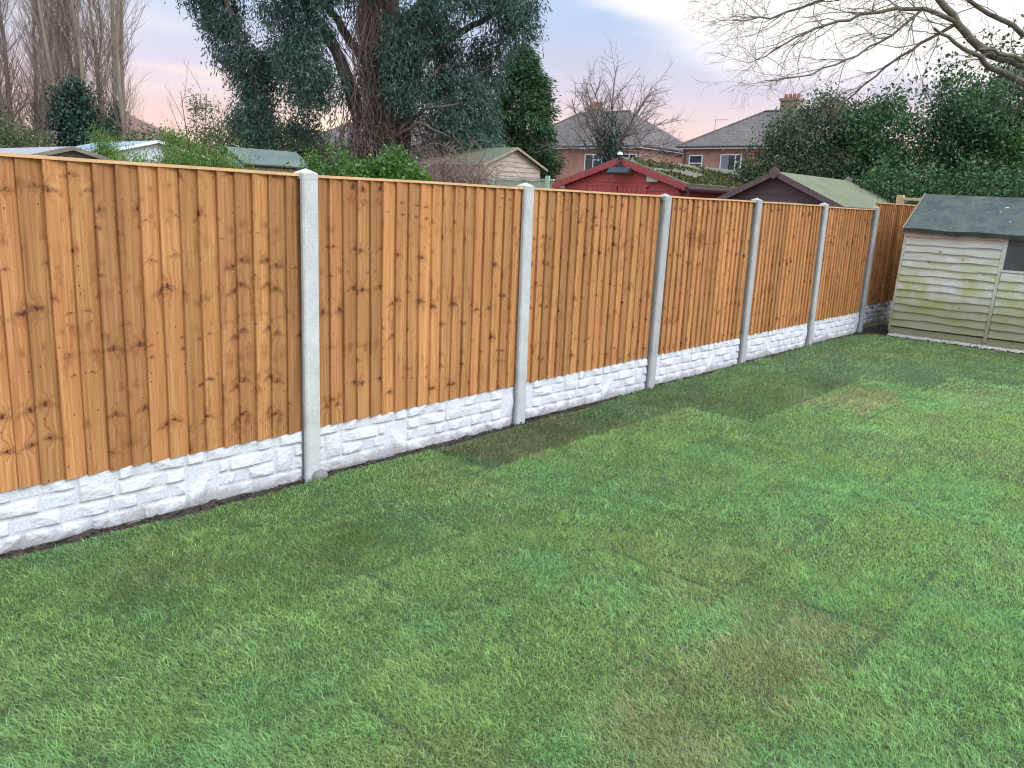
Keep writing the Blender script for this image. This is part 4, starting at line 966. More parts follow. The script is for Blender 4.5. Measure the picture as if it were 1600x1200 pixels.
def house(name, label, x0, x1, y0, y1, ze, zr, walls, roofm, chim, windows, hips=(True, True), ridge=None, pots=4, walltag=None):
    t = thing(name, label, 'house', ((x0 + x1) / 2, (y0 + y1) / 2, 0))
    w = MB(); w.prism([(x0, y0, -.1), (x1, y0, -.1), (x1, y1, -.1), (x0, y1, -.1)], [(x0, y0, ze), (x1, y0, ze), (x1, y1, ze), (x0, y1, ze)]); w.build('wall', walls, t)
    o = .32; ym = (y0 + y1) / 2; hd = (y1 - y0) / 2 * .92
    ra = x0 + (hd if hips[0] else 0) if ridge is None else ridge[0]; rb = x1 - (hd if hips[1] else 0) if ridge is None else ridge[1]
    E = [(x0 - o, y0 - o, ze), (x1 + o, y0 - o, ze), (x1 + o, y1 + o, ze), (x0 - o, y1 + o, ze)]; Ra, Rb = (ra, ym, zr), (rb, ym, zr)
    r = MB(); k = E + [Ra, Rb] ; r.add(k, [(0, 1, 5, 4), (1, 2, 5), (2, 3, 4, 5), (3, 0, 4), (3, 2, 1, 0)]); rf = r.build('roof', roofm, t)
    rt = MB(); rt.tube([Ra, Rb], .10, 6)
    for a, b_ in ((E[0], Ra), (E[1], Rb)): rt.tube([a, b_], .08, 6)
    rt.build('ridge_tiles', roofm, rf)
    fa = MB(); fa.box(x0 - o - .02, x1 + o + .02, y0 - o - .03, y0 - o + .02, ze - .20, ze - .02); fa.box(x1 + o - .02, x1 + o + .03, y0 - o + .03, y1 + o, ze - .20, ze - .02); fa.box(x0 - o + .03, x1 + o - .03, y0 - o + .03, y0 - .004, ze - .15, ze - .10); fa.box(x1 + .004, x1 + o - .03, y0 - o + .03, y1 + o - .03, ze - .15, ze - .10); fa.build('fascia', M_WHITE, t)
    gu = MB(); gu.tube([(x0 - o, y0 - o - .09, ze - .05), (x1 + o, y0 - o - .09, ze - .05)], .06, 6); gu.tube([(x1 + o + .09, y0 - o, ze - .05), (x1 + o + .09, y1 + o, ze - .05)], .06, 6); gu.build('gutter', M_BLACK, t)
    for (cx, cy, cz, wx, wy, dz) in chim:
        c = MB(); c.box(cx - wx / 2, cx + wx / 2, cy - wy / 2, cy + wy / 2, zr - .9, cz - dz); c.box(cx - wx / 2 - .08, cx + wx / 2 + .08, cy - wy / 2 - .08, cy + wy / 2 + .08, cz - dz + .002, cz - dz + .18); c.box(cx - wx / 2, cx + wx / 2, cy - wy / 2, cy + wy / 2, cz - dz + .182, cz - .36)
        co = c.build('chimney', M_CHIM, rf)
        for q in range(pots):
            pm = MB(); xx = cx - wx / 2 + wx * (q + .5) / pots; pm.tube([(xx, cy, cz - .358), (xx, cy, cz)], [.14, .11], 8); pm.build('chimney_pot', M_POT, co)
    for wd in windows: window_at(t, *wd)
    return t, rf
hl, _ = house('brick_house', 'brick semi with grey hipped roof behind the bare tree', -40.5, -28.35, 46.6, 54.6, 5.72, 8.55, M_BRICK, M_TILE,
      [(-35.3, 50.6, 9.35, 1.2, .8, .6)], [(-31.9, 46.6, 3.75, 5.15, 2.3, '-y', (-.17, .17), False, [(-.17, .17, .7)]), (-29.15, 46.6, 3.75, 5.15, 1.25, '-y', (0,), False), (-37.4, 46.6, 3.75, 5.15, 2.3, '-y', (-.17, .17), False)])
hr, _ = house('brick_house', 'brick semi with grey hipped roof and white windows beside the evergreen', -26.2, -13.5, 48.8, 57.2, 5.78, 8.42, M_BRICK2, M_TILE,
      [(-20.5, 53.0, 9.5, 1.2, .9, .5)], [(-25.1, 48.8, 3.75, 5.20, 1.05, '-y', (), False, [(-.5, .5, .62)]), (-22.45, 48.8, 3.75, 5.25, 1.55, '-y', (.22,), True, [(.22, .5, .66)]), (-16.5, 48.8, 3.75, 5.2, 1.5, '-y', (.2,), True)])
dp = MB(); dp.tube([(-25.95, 48.62, 5.6), (-25.95, 48.72, 5.3), (-25.95, 48.72, 0)], .05, 6); dp.build('downpipe', M_BLACK, hr)
ae = MB(); ae.tube([(-25.6, 52.0, 5.9), (-25.6, 52.0, 7.9)], .018, 4); ae.tube([(-25.6, 52.0, 7.85), (-24.7, 52.2, 7.85)], .012, 4)
for q in range(6): ae.tube([(-25.5 + q * .15, 51.85, 7.85), (-25.5 + q * .15, 52.2, 7.85)], .008, 4)
ae.build('tv_aerial', M_BLACK, hr)
for o_, off in ((hl, 0), (hr, 1)): o_['group'] = 'brick semis beyond the gardens'
bt_, _ = house('bungalow', 'bungalow with dark roof and white fascia behind the eucalyptus trunk', -41.5, -29.0, 27.0, 34.0, 4.25, 6.3, M_BRICK2, M_TILE, [], [], pots=2)
fh, _ = house('red_roof_house', 'distant house with red tiled roof between poplar and shrubs', -75.5, -65.5, 25.4, 33.4, 4.9, 7.45, M_BRICK2, M_TILERED, [(-71.6, 29.6, 8.1, .9, .7, .45)], [], ridge=(-71.2, -69.8), pots=2)

# ------------------------------------------------------------------ trees
HX, HY = .7453, .6668      # horizontal direction across the view
def frame(base, s):
    """local frame facing the garden: (across, up, away) in steps of s metres"""
    bx, by, bz = base
    return lambda u, v, w=0.0: np.array((bx + HX * u * s - HY * w, by + HY * u * s + HX * w, bz + v * s))

def eucalyptus():
    rng = np.random.default_rng(21); B = (-14.15, 12.0, 0); Fm = frame(B, .0176)
    up = lambda py: (235 - py) + 162
    t = thing('eucalyptus', 'huge eucalyptus with shaggy brown trunk and drooping blue green foliage', 'tree', B)
    Pp = lambda px, py, w=0.0: Fm(px - 590, up(py), w)
    mb = MB()
    stems = [([(590, 397, 0), (588, 235, 0), (582, 150, 0), (574, 60, 0), (566, -60, .2), (552, -220, .4)], [.50, .40, .32, .26, .20, .10]),
             ([(604, 397, 0), (604, 235, -.1), (606, 120, -.1), (607, 20, -.2), (612, -100, -.1), (622, -260, 0)], [.42, .34, .28, .25, .20, .10]),
             ([(612, 300, 0), (622, 190, .1), (640, 110, .3), (652, 40, .5), (668, -60, .6), (690, -200, .5)], [.35, .28, .24, .2, .17, .08]),
             ([(560, 200, 0), (540, 130, -.1), (512, 70, -.2), (470, 15, -.3), (435, -30, -.3), (390, -100, -.2), (350, -120, 0)], [.20, .18, .15, .12, .10, .08, .05]),
             ([(575, 120, .2), (530, 60, .3), (490, 5, .4), (462, -60, .3), (450, -150, .3)], [.13, .11, .09, .07, .05]),
             ([(390, -100, -.2), (350, -40, -.3), (365, 40, -.3), (395, 130, -.2), (408, 200, -.2)], [.09, .08, .06, .04, .015]),
             ([(640, 110, .3), (700, 60, .2), (755, 30, .1), (800, 20, 0)], [.14, .10, .07, .03]),
             ([(610, 60, -.2), (680, 0, -.4), (760, -30, -.4), (810, 40, -.3)], [.13, .10, .07, .03]),
             ([(600, 215, -.4), (650, 150, -.7), (690, 110, -.8)], [.07, .05, .02]), ([(604, 220, -.4), (660, 175, -.8), (720, 165, -1.0)], [.07, .05, .02]),
             ([(604, 190, -.4), (630, 120, -.7), (640, 70, -.8)], [.06, .04, .02]), ([(600, 225, -.4), (655, 195, -.9), (705, 215, -1.1)], [.05, .04, .015])]
    for pts, rad in stems:
        P = [Pp(*q) for q in pts]; f = []; fr = []
        for i in range(len(P) - 1):
            for k in range(4): q = k / 4; f.append(P[i] * (1 - q) + P[i + 1] * q + rng.normal(0, .015, 3)); fr.append((rad[i] * (1 - q) + rad[i + 1] * q) * (1 + rng.normal(0, .05)))
        f.append(P[-1]); fr.append(rad[-1]); mb.tube(f, fr, 12)
    for k in range(46):   # bare side sticks
        q = rng.uniform(0, 1); px_, py_ = 590 + rng.normal(0, 30), rng.uniform(-40, 200)
        branch(mb, Pp(px_, py_, -.3), (HX * rng.normal(0, 1) , HY * rng.normal(0, 1) - .3, rng.uniform(-.1, .9)), rng.uniform(.7, 1.9), .015, 2, rng, 5, .2, (0, 0, .02), (0, 0, 3, 0), (.4, .9))
    for k in range(14): branch(mb, Pp(rng.uniform(440, 530), rng.uniform(0, 80), 0), (HX * rng.uniform(-1, -.2), HY * rng.uniform(-1, -.2), rng.uniform(.2, 1)), rng.uniform(.8, 1.6), .03, 2, rng, 5, .15, (0, 0, .02), (0, 0, 4, 0))
    mb.build('trunk', M_BARKE, t, smooth=True)
    st = MB()            # dead creeper and bark strips hanging on the trunk
    for k in range(900):
        py_ = rng.uniform(-30, 235); spread_ = 20 + 16 * (py_ > 180); px_ = 580 + rng.normal(0, spread_ * .75); w = -rng.uniform(.30, .75)
        n = 5; Ls = rng.uniform(20, 75); dx = rng.normal(0, 5, n).cumsum()
        st.tube([Pp(px_ + dx[i], py_ + Ls * i / (n - 1), w + .08 * math.sin(i + k)) for i in range(n)], [.012, .014, .013, .012, .006], 3)
    for k in range(200):   # skirt of dead stuff low on the trunk
        a = rng.uniform(555, 690); h = rng.uniform(185, 235); n = 5; ddx = rng.normal(0, 10, n).cumsum(); ddy = rng.normal(4, 8, n).cumsum()
        st.tube([Pp(a + ddx[i], h + ddy[i], -rng.uniform(.2, .9)) for i in range(n)], [.010, .010, .009, .008, .004], 3)
    st.build('dead_creeper', M_STRAND, t)
    # px, py, radius across, radius up
    LB = [(318, 12, 34, 42), (345, 40, 36, 40), (362, 78, 36, 40), (382, 118, 40, 40), (396, 155, 38, 36), (400, 192, 34, 34), (408, 222, 24, 22), (372, 190, 24, 18),
          (440, 42, 34, 26), (462, 75, 36, 36), (478, 112, 40, 36), (462, 150, 28, 32), (490, 165, 24, 26), (500, 125, 28, 30), (520, 150, 20, 30),  (466, 205, 24, 22), (425, 110, 26, 30),
          (528, 14, 30, 24), (598, 0, 30, 16), (632, 62, 22, 44), (640, 100, 36, 40), (655, 45, 40, 46), (500, 20, 26, 16), (622, 110, 18, 30), (505, 60, 24, 26), (478, 20, 30, 24), (630, 150, 22, 26),
          (690, 30, 44, 44), (735, 10, 44, 30), (778, 18, 40, 40), (802, 45, 26, 52), (690, 90, 40, 36), (752, 72, 30, 30), (745, 108, 36, 26), 
          (715, 140, 44, 34), (675, 140, 30, 36), (738, 150, 30, 36), (735, 190, 44, 34), (700, 195, 38, 30), (748, 205, 28, 26), (680, 215, 20, 18), (740, 222, 40, 14), (650, 165, 22, 24),
          (360, -40, 70, 44), (440, -80, 90, 50), (540, -70, 90, 50), (640, -60, 90, 50), (740, -60, 80, 50), (420, -170, 100, 60), (540, -200, 110, 70), (660, -180, 100, 70), (760, -140, 70, 60), (590, -290, 90, 60)]
    lobes = []
    for (a, b_, ra, rb) in LB:
        w = rng.uniform(-.9, .9) if a > 430 else rng.uniform(-.4, .4)
        if 470 < a < 640 and b_ > -20: w = -.9
        c = Pp(a, b_, w); lobes.append((*c, ra * .0176, max(.55, ra * .0176 * .9), rb * .0176))
    C = clumps(lobes, 150, rng, .2)
    V, F, ti = foliage(C, 34, (.14, .14, .16), .17, .034, 1.2, rng)
    bulk('crown', V, F, M_EUCLEAF, t, ti)
eucalyptus()

def conifer():
    rng = np.random.default_rng(22); B = (-16.9, 21.1, 0); Fm = frame(B, .024)
    t = thing('cypress_tree', 'dark green conical cypress beside the eucalyptus, left of the grey roofed house', 'tree', B)
    mb = MB(); mb.tube([Fm(0, 0), Fm(0, 150), Fm(-4, 290)], [.22, .15, .03], 8); mb.build('trunk', M_BARKE, t)
    C = []; D0 = []
    prof = [(66, 46), (110, 57), (150, 58), (190, 54), (230, 45), (262, 31), (285, 12), (298, 3)]
    hs, rs = zip(*prof)
    bumps = rng.uniform(0, 6.28, 8)
    for k in range(2300):
        h = 66 + 232 * rng.uniform(0, 1) ** 1.25; a = rng.uniform(0, 6.28); r = np.interp(h, hs, rs) * (.86 + .16 * math.sin(3 * a + h * .05 + bumps[0]) + .12 * math.sin(h * .16 + 2 * a)) * rng.uniform(.62, 1.0)
        C.append(Fm(math.cos(a) * r - 6 * (h - 66) / 232, h, math.sin(a) * r * .024)); D0.append((HX * math.cos(a) - HY * math.sin(a), HY * math.cos(a) + HX * math.sin(a), .1))
    C = np.array(C); D0 = np.array(D0); per = 20; n = len(C) * per
    P = np.repeat(C, per, 0) + rng.normal(size=(n, 3)) * np.array((.13, .13, .12)); D = np.repeat(D0, per, 0) * 1.0 + rng.normal(size=(n, 3)) * .6; D[:, 2] -= .45
    ti = np.clip(np.repeat(rng.normal(.45, .16, len(C)), per) + rng.normal(0, .15, n), 0, 1)
    V, F, ti = leaves(P, D, rng.uniform(.10, .24, n), .045, ti, rng); bulk('crown', V, F, M_CONIF, t, ti)
conifer()

def bare_tree():
    rng = np.random.default_rng(31); B = (-12.9, 21.2, 0)
    t = thing('bare_tree', 'small leafless tree with a crown of fine curved twigs before the grey roof', 'tree', B)
    mb = MB(); Fm = frame(B, .0224)
    trunk = [Fm(0, 0), Fm(2, 70), Fm(-3, 120), Fm(3, 152)]; mb.tube(trunk, [.13, .12, .11, .10], 8)
    dirs = [(-.75, 1.0, .2, 2.7), (-.25, 1.3, -.3, 3.0), (.25, 1.35, .3, 3.1), (.75, 1.0, -.2, 2.6), (1.15, .75, .3, 2.6), (-1.1, .8, -.3, 2.6), (.1, 1.2, .7, 2.7), (.45, 1.2, -.6, 2.8), (-.5, 1.2, .5, 2.6), (1.35, .35, 0, 2.3), (-.4, 1.15, -.7, 2.6), (.9, 1.1, .5, 2.6), (-.95, 1.1, .3, 2.7), (-1.35, .45, .1, 2.2), (0, 1.3, .1, 3.0)]
    for (a, u, w, L) in dirs:
        p = Fm(rng.uniform(-2, 3), rng.uniform(128, 152)); d = (HX * a - HY * w, HY * a + HX * w, u)
        branch(mb, p, d, L, .040, 0, rng, 7, .13, (0, 0, .0), (8, 6, 4, 0), (.45, 1.0), (.36, .58), (6, 4, 3, 3))
    mb.build('trunk', M_BARKB, t)
    C = clumps([(*Fm(2, 140), .35, .35, .8), (*Fm(0, 180), .45, .45, .7), (*Fm(6, 112), .8, .6, .6)], 130, rng, .2)
    V, F, ti = foliage(C, 30, (.15, .15, .15), .11, .055, .6, rng); bulk('ivy', V, F, M_DARKIVY, t, ti)
bare_tree()

def poplar(label, base, n, spread, H, seed, ivy=None, lean=0.0, w=3.0):
    rng = np.random.default_rng(seed); t = thing('poplar_tree', label, 'tree', base, 'leafless poplars beyond the gardens')
    mb = MB(); tw = MB(); Fm = frame(base, 1.0)
    for k in range(n):
        a = (k + .5) / n * 2 - 1; u0 = a * w * .25 + rng.normal(0, .15); u1 = a * spread + rng.normal(0, spread * .08) + lean * H; dep = rng.normal(0, spread * .35); h0 = rng.uniform(.6, 2.2); pts = []; rad = []
        r0 = rng.uniform(.10, .19) if rng.uniform() < .7 else rng.uniform(.16, .23); hh = H * rng.uniform(.85, 1.1)
        for i in range(8):
            q = i / 7; e = q ** .62; pts.append(Fm(u0 + (u1 - u0) * e + rng.normal(0, .10), q * hh, dep * e + rng.normal(0, .10))); rad.append(r0 * (1 - .8 * q))
        mb.tube(pts, rad, 7)
        for i in range(60):
            q = rng.uniform(.12, .97) * 7; j = int(q); f = q - j; p = pts[j] * (1 - f) + pts[j + 1] * f
            sd = rng.choice([-1, 1]) * rng.uniform(.15, .75); L = rng.uniform(1.4, 3.6)
            branch(tw, p, (HX * sd - HY * rng.normal(0, .35), HY * sd + HX * rng.normal(0, .35), 1.05), L, rng.uniform(.014, .034), 1, rng, 5, .09, (0, 0, .13), (0, 5, 3, 0), (.25, .7), (.4, .7), (5, 4, 3, 3), .3)
    mb.build('trunk', M_BARKP, t, smooth=True); tw.build('twigs', M_TWIGP, t)
    if ivy:
        C = clumps([(*Fm(*l[:3]), *l[3:]) for l in ivy], 70, rng, .3); V, F, ti = foliage(C, 34, (.26, .26, .26), .20, .13, .5, rng); bulk('ivy', V, F, M_DARKIVY, t, ti)
poplar('tall leafless poplar of many upright stems with a dark ivy clump at its foot', (-44.8, 16.6, 0), 11, 3.1, 15.5, 41, [(-.7, 5.4, -.8, 1.05, 1.0, 1.7), (-.6, 4.2, -.9, 1.2, 1.0, 1.5), (1.1, 4.4, -.3, .4, .6, 1.5)], -.03, 4.2)
poplar('leafless poplar thicket with dense brown stems at the left edge', (-49.5, 14.2, 0), 12, 3.6, 14.5, 42, None, .0, 6)
poplar('leafless poplar cut off by the left edge of the picture, behind the thicket', (-54.0, 11.5, 0), 8, 2.8, 15.5, 43, None, .0, 5)

def shrub(name, label, base, lobes, material, per=24, dens=60, spread=(.12, .12, .12), L=.12, Wd=.06, droop=.2, seed=1, group=None, shell=.35, cat='shrub', stems=None, stem_mat=None, crown='foliage', out=False):
    """lobes in metres in the frame facing the garden: (across, up, away, r_across, r_up)"""
    rng = np.random.default_rng(seed); t = thing(name, label, cat, base, group); Fm = frame(base, 1.0)
    C = clumps([(*Fm(l[0], l[1], l[2]), l[3], l[3] * .9, l[4]) for l in lobes], dens, rng, shell); C = C[C[:, 2] > .15]
    V, F, ti = foliage(C, per, spread, L, Wd, droop, rng, np.array(Fm(0, max(.5, lobes[0][1] - .5), 0)) if out else None); bulk(crown, V, F, material, t, ti)
    if stems:
        mb = MB()
        for k in range(stems[0]):
            l = lobes[k % len(lobes)]; q = Fm(l[0] + rng.normal(0, l[3] * .4), l[1], l[2] + rng.normal(0, .2)); p0 = np.array(Fm(rng.normal(0, .2) + l[0] * .4, 0, 0))
            branch(mb, p0, q - p0, np.linalg.norm(q - p0) * stems[2], stems[1], 0, rng, 6, .06, (0, 0, .02), (4, 3, 0), (.3, .8), (.3, .5), (5, 4, 3), .3)
        mb.build('stems', stem_mat or M_TWIGB, t)
    return t
# cypress hedge bushes over the near panel
HG = 'feathery cypress bushes over the near fence panel'
shrub('cypress_bush', 'largest feathery cypress bush, bright green, nearest the tallest post', (-6.0, 2.4, 0), [(.05, 1.34, 0, .48, .76), (.55, 1.22, 0, .45, .66), (-.42, 1.34, .1, .34, .66), (.25, 1.72, 0, .26, .36), (-.12, 1.80, 0, .24, .34)], M_HEDGE, 60, 938, (.09, .09, .11), .060, .012, -.5, 51, HG, .3, 'bush', (5, .02, .9), out=True)
shrub('cypress_bush', 'low feathery cypress bush in front of the pale blue roof', (-6.7, 1.45, 0), [(0, 1.14, 0, .46, .66), (.5, 1.34, 0, .40, .66), (-.5, 1.05, 0, .4, .62)], M_HEDGE, 60, 938, (.08, .08, .10), .060, .012, -.5, 52, HG, .3, 'bush', (4, .02, .9), out=True)
shrub('cypress_bush', 'pointed cypress seedling standing up against the dark ivy', (-11.3, 3.4, 0), [(0, 1.4, 0, .45, .8), (0, 2.15, 0, .16, .5), (.2, 2.0, 0, .2, .45)], M_HEDGE, 60, 592, (.08, .08, .10), .060, .012, -.5, 53, HG, .3, 'bush', (3, .02, .9), out=True)
shrub('cypress_bush', 'thin pointed cypress top just left of the red roofed house', (-10.2, 4.25, 0), [(0, 1.4, 0, .45, .8), (0, 2.1, 0, .2, .45), (-.15, 2.35, 0, .1, .3)], M_HEDGE, 60, 592, (.08, .08, .10), .060, .012, -.5, 54, HG, .3, 'bush', (3, .02, .9), out=True)
shrub('cypress_bush', 'yellow green cypress tip at the left edge of the picture', (-14.5, 2.2, 0), [(0, 1.6, 0, .5, .8), (0, 2.3, 0, .25, .35), (.3, 2.2, 0, .2, .35)], M_HEDGE, 60, 444, (.09, .09, .11), .060, .012, -.5, 55, HG, .3, 'bush', (3, .02, .9), out=True)
# ivy mounds right of the tallest post
shrub('ivy_bush', 'bright green ivy mound spilling up behind the second panel', (-5.0, 4.65, 0), [(.10, 1.86, 0, .40, .46), (-.25, 1.76, 0, .36, .42), (.45, 1.70, 0, .22, .34), (.05, 1.2, 0, .5, .6)], M_IVY, 34, 620, (.07, .07, .06), .052, .044, .3, 61, None, .5, 'bush', (5, .02, .8))
shrub('garden_bush', 'mid green leafy bush beside the tallest post, left of the ivy mound', (-6.1, 4.6, 0), [(-.35, 1.68, 0, .38, .5), (.05, 1.58, 0, .40, .45), (.35, 1.55, 0, .28, .38), (.1, 2.1, 0, .10, .36), (-.3, 1.2, 0, .5, .5)], M_BUSH, 32, 420, (.08, .08, .08), .062, .040, .2, 62, None, .4, 'bush', (5, .02, .9))
def twig_bush():
    rng = np.random.default_rng(63); B = (-6.3, 7.2, 0); t = thing('bramble_thicket', 'heap of bare brown bramble stems in front of the clapboard shed', 'shrub', B); mb = MB(); Fm = frame(B, 1.0)
    for k in range(900):
        u = rng.normal(.05, .42); p = Fm(u * .7, rng.uniform(.9, 2.1), rng.normal(0, .3)); d = (rng.normal(0, .7), rng.normal(0, .7), rng.uniform(.3, 1.6))
        branch(mb, p, d, rng.uniform(.5, .95), .006, 1, rng, 6, .22, (0, 0, -.16), (0, 2, 0), (.4, 1.0), (.35, .6), (4, 3, 3), .5)
    mb.build('stems', M_TWIGB, t)
twig_bush()
# looser shrubs in the middle distance
SG = 'loose shrubs beyond the left gardens'
shrub('loose_shrub', 'pale olive shrub with sparse airy top against the peach sky', (-25.2, 12.6, 0), [(0, 3.0, 0, 1.0, 1.2), (.1, 4.1, 0, .5, .75), (-.25, 4.6, 0, .28, .45), (.35, 4.5, 0, .28, .4), (.8, 3.0, 0, .9, 1.1)], M_OLIVE, 26, 62, (.16, .16, .16), .13, .045, .1, 71, SG, .2, 'shrub', (6, .04, 1.1))
shrub('loose_shrub', 'broad brown green shrub left of the drooping eucalyptus branch', (-22.5, 13.2, 0), [(-.8, 2.75, 0, 1.0, 1.2), (.2, 2.9, 0, 1.1, 1.2), (1.2, 2.9, .3, 1.0, 1.1), (2.0, 2.8, .3, .9, 1.1), (.7, 3.7, 0, .45, .35)], M_OLIVE, 32, 110, (.18, .18, .16), .14, .05, .1, 72, SG, .3, 'shrub', (8, .04, 1.1))
shrub('loose_shrub', 'dull brown shrub seen beneath the eucalyptus, above the green roofed shed', (-20.3, 14.9, 0), [(0, 2.2, 0, 1.1, 1.0), (1.2, 2.2, 0, 1.0, .95), (2.2, 2.1, 0, .9, .8)], M_OLIVE, 30, 95, (.18, .18, .16), .14, .05, .1, 73, SG, .3, 'shrub', (9, .04, 1.2))
shrub('loose_shrub', 'grey olive shrub at the foot of the poplars, below the red roof', (-38.0, 16.6, 0), [(0, 3.0, 0, 1.6, 1.4), (-1.7, 3.0, 0, 1.4, 1.1), (1.6, 2.8, 0, 1.3, 1.1)], M_OLIVE, 30, 44, (.28, .28, .26), .22, .08, .1, 74, SG, .3, 'shrub', (9, .05, 1.2))
shrub('loose_shrub', 'tall brown green scrub under the left poplars', (-45.0, 12.8, 0), [(-2.4, 3.6, 0, 2.0, 2.2), (-4.5, 4.2, 0, 2.0, 2.6), (-.6, 3.2, 0, 1.6, 1.5), (.9, 2.8, 0, 1.5, 1.2)], M_OLIVE, 28, 40, (.32, .32, .3), .24, .08, .1, 75, SG, .3, 'shrub', (14, .06, 1.35))

# evergreens behind the brown shed and the old shed
EG = 'dark evergreens beyond the end of the garden'
LAU = dict(material=M_LAUREL, per=34, L=.095, Wd=.042, droop=.5, group=EG, cat='tree', crown='crown')
shrub('evergreen_tree', 'olive tinted evergreen nearest the white windowed house', (-4.2, 15.6, 0), [(-.15, 2.6, 0, .75, .85), (.35, 3.4, .1, .7, .6), (.9, 3.75, .1, .65, .5), (-.45, 2.1, 0, .55, .8), (.5, 2.4, 0, .8, .9)], dens=190, spread=(.15, .15, .15), seed=81, shell=.35, stems=(5, .03, .8), **{**LAU, 'material': M_OLIVED})
shrub('evergreen_tree', 'broad dark evergreen rising right behind the brown shed roof', (-2.9, 16.6, 0), [(0, 2.9, 0, 1.0, 1.0), (.7, 3.3, 0, .9, .95), (-.2, 3.7, 0, .55, .4), (.8, 2.2, -.3, 1.2, 1.0), (.6, 4.1, .1, .4, .35)], dens=210, spread=(.13, .13, .13), seed=82, shell=.35, stems=(5, .03, .8), **LAU)
shrub('evergreen_tree', 'tall loose evergreen with sky showing through, under the mossy limbs', (-1.0, 17.9, 0), [(0, 3.3, 0, 1.0, 1.1), (.8, 4.0, 0, .9, .9), (-.4, 4.3, 0, .55, .5), (1.3, 4.8, .2, .7, .5), (.3, 3.4, .2, 1.1, 1.0), (1.6, 2.6, 0, 1.0, 1.0), (.6, 2.4, 0, 1.3, 1.1), (1.8, 3.6, 0, .8, 1.2)], dens=200, spread=(.14, .14, .14), seed=83, shell=.35, stems=(6, .03, .8), **LAU)
shrub('evergreen_tree', 'yellow green bushy evergreen at the right edge above the old shed roof', (.9, 17.0, 0), [(0, 2.8, 0, .9, 1.2), (.8, 3.2, 0, .9, 1.3), (1.8, 3.0, 0, 1.0, 1.3), (.3, 2.0, -.4, 1.2, .9)], material=M_BUSH, per=24, L=.11, Wd=.05, droop=.4, group=EG, cat='tree', crown='crown', dens=150, spread=(.15, .15, .15), seed=84, shell=.35, stems=(7, .05, 1.0))
shrub('evergreen_tree', 'low dark laurel tucked directly behind the old shed and pine post', (-.2, 14.6, 0), [(-.6, 1.7, 0, .9, .8), (.4, 1.9, 0, .9, .85), (1.5, 1.9, 0, .9, .8), (2.4, 1.8, 0, .8, .8), (-1.1, 2.0, .3, .7, .7)], dens=190, spread=(.14, .14, .14), seed=85, shell=.35, stems=(6, .04, 1.0), **LAU)

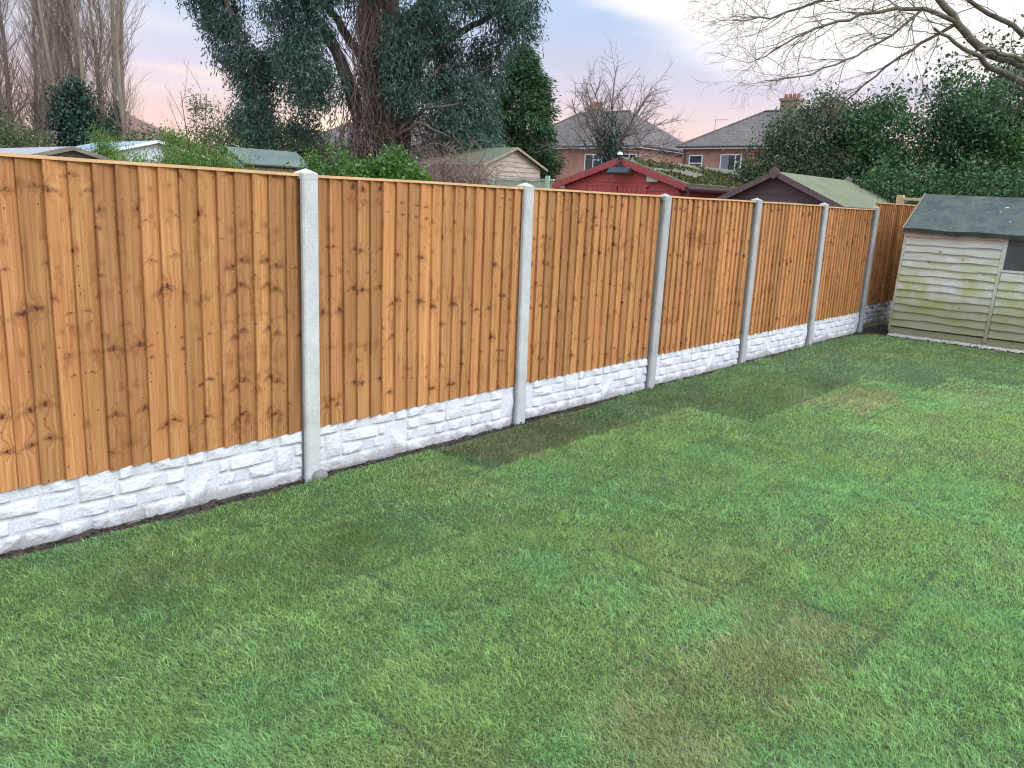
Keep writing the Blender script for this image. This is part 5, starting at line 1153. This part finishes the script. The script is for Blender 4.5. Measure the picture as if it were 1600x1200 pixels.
# big leafless tree reaching in from the right
def overhang():
    rng = np.random.default_rng(90); B = (5.3, 11.8, 0); t = thing('overhanging_tree', 'big leafless tree with mossy limbs reaching in from the right', 'tree', B); mb = MB(); tw = MB()
    mb.tube([(5.3, 11.8, -.1), (5.2, 11.7, 1.0), (5.15, 11.7, 2.2), (5.3, 11.8, 3.6), (5.5, 12.0, 6.0), (5.6, 12.2, 9.0)], [.34, .29, .27, .24, .18, .05], 12)
    A = lambda u, v, w=0.0: np.array((1.58 + HX * u * .008 - HY * w, 9.44 + HY * u * .008 + HX * w, 3.38 + v * .0078))
    # u: pixels right of the frame edge, v: pixels above y=130
    limbs = [([(470, -60, 2.4), (200, -45, .6), (60, -18, .1), (0, 2, 0), (-50, 22, 0), (-110, 48, -.1), (-160, 72, -.15)], [.17, .12, .085, .070, .055, .038, .024]),
             ([(470, -40, 2.4), (180, -15, .5), (0, 30, .1), (-60, 48, .1), (-105, 90, .15), (-150, 140, .2), (-215, 190, .2)], [.16, .12, .085, .080, .070, .060, .035]),
             ([(470, 0, 2.4), (180, 50, .6), (0, 80, .2), (-70, 120, .3), (-150, 175, .4), (-260, 215, .4)], [.12, .08, .05, .042, .034, .02]),
             ([(180, -15, .5), (60, 0, -.1), (0, 22, -.3), (-60, 32, -.4), (-110, 36, -.5)], [.08, .06, .05, .035, .02]),
             ([(-105, 90, .15), (-165, 108, .1), (-235, 98, 0), (-305, 78, -.1), (-370, 48, -.2), (-430, 12, -.2)], [.050, .040, .032, .025, .018, .008]),
             ([(-150, 140, .2), (-215, 135, .3), (-300, 125, .4), (-390, 92, .4), (-450, 85, .4)], [.045, .034, .026, .018, .008]),
             ([(-215, 190, .2), (-300, 170, .1), (-380, 140, 0), (-440, 118, -.1), (-480, 100, -.1)], [.034, .028, .02, .014, .007]),
             ([(-105, 90, .15), (-150, 60, .3), (-200, 20, .4), (-250, -30, .5), (-270, -50, .5)], [.035, .028, .02, .014, .007]),
             ([(-165, 108, .1), (-220, 60, -.1), (-290, 18, -.2), (-360, -10, -.2), (-420, -20, -.2)], [.030, .022, .017, .012, .006]),
             ([(-260, 215, .4), (-330, 190, .4), (-400, 160, .4), (-450, 150, .4)], [.02, .017, .012, .006])]
    for li, (pts, rad) in enumerate(limbs):
        P = [A(*q) for q in pts]; f = []; fr = []
        for i in range(len(P) - 1):
            for k in range(4):
                q = k / 4; f.append(P[i] * (1 - q) + P[i + 1] * q + rng.normal(0, .012 if i else .0, 3)); fr.append(.66 * (rad[i] * (1 - q) + rad[i + 1] * q))
        f.append(P[-1]); fr.append(.66 * rad[-1]); mb.tube(f, fr, 8)
        if li == 0: continue
        nk = {1: 14, 2: 15, 3: 4, 4: 28, 5: 26, 6: 22, 7: 16, 8: 24, 9: 18}[li]
        for k in range(nk):
            q = rng.uniform(.3 if li < 4 else .05, .98) * (len(f) - 1); i = int(q); p = f[i]; d = np.array(f[i + 1]) - np.array(f[i]); d = d / np.linalg.norm(d)
            nd = d + rng.normal(0, .55, 3) + np.array((0, 0, -.12)); branch(tw, p, nd, rng.uniform(.45, 1.05), min(fr[i] * .5, .0065), 1, rng, 7, .24, (-.02, -.02, -.02), (0, 5, 3, 0), (.35, .9), (.32, .6), (5, 4, 3, 3), .35)
    mb.build('trunk', M_BARKL, t, smooth=True); tw.build('twigs', M_TWIGL, t)
    C = clumps([(*A(-40, 10, .4), .5, .5, .35), (*A(-90, 25, .5), .35, .4, .25), (*A(0, -10, .5), .5, .5, .4), (*A(-20, 55, .4), .4, .4, .2), (*A(-130, -20, .6), .35, .35, .2)], 70, rng, .1)
    V, F, ti = foliage(C, 16, (.13, .13, .13), .065, .04, .6, rng); bulk('ivy', V, F, M_LAUREL, t, ti)
overhang()
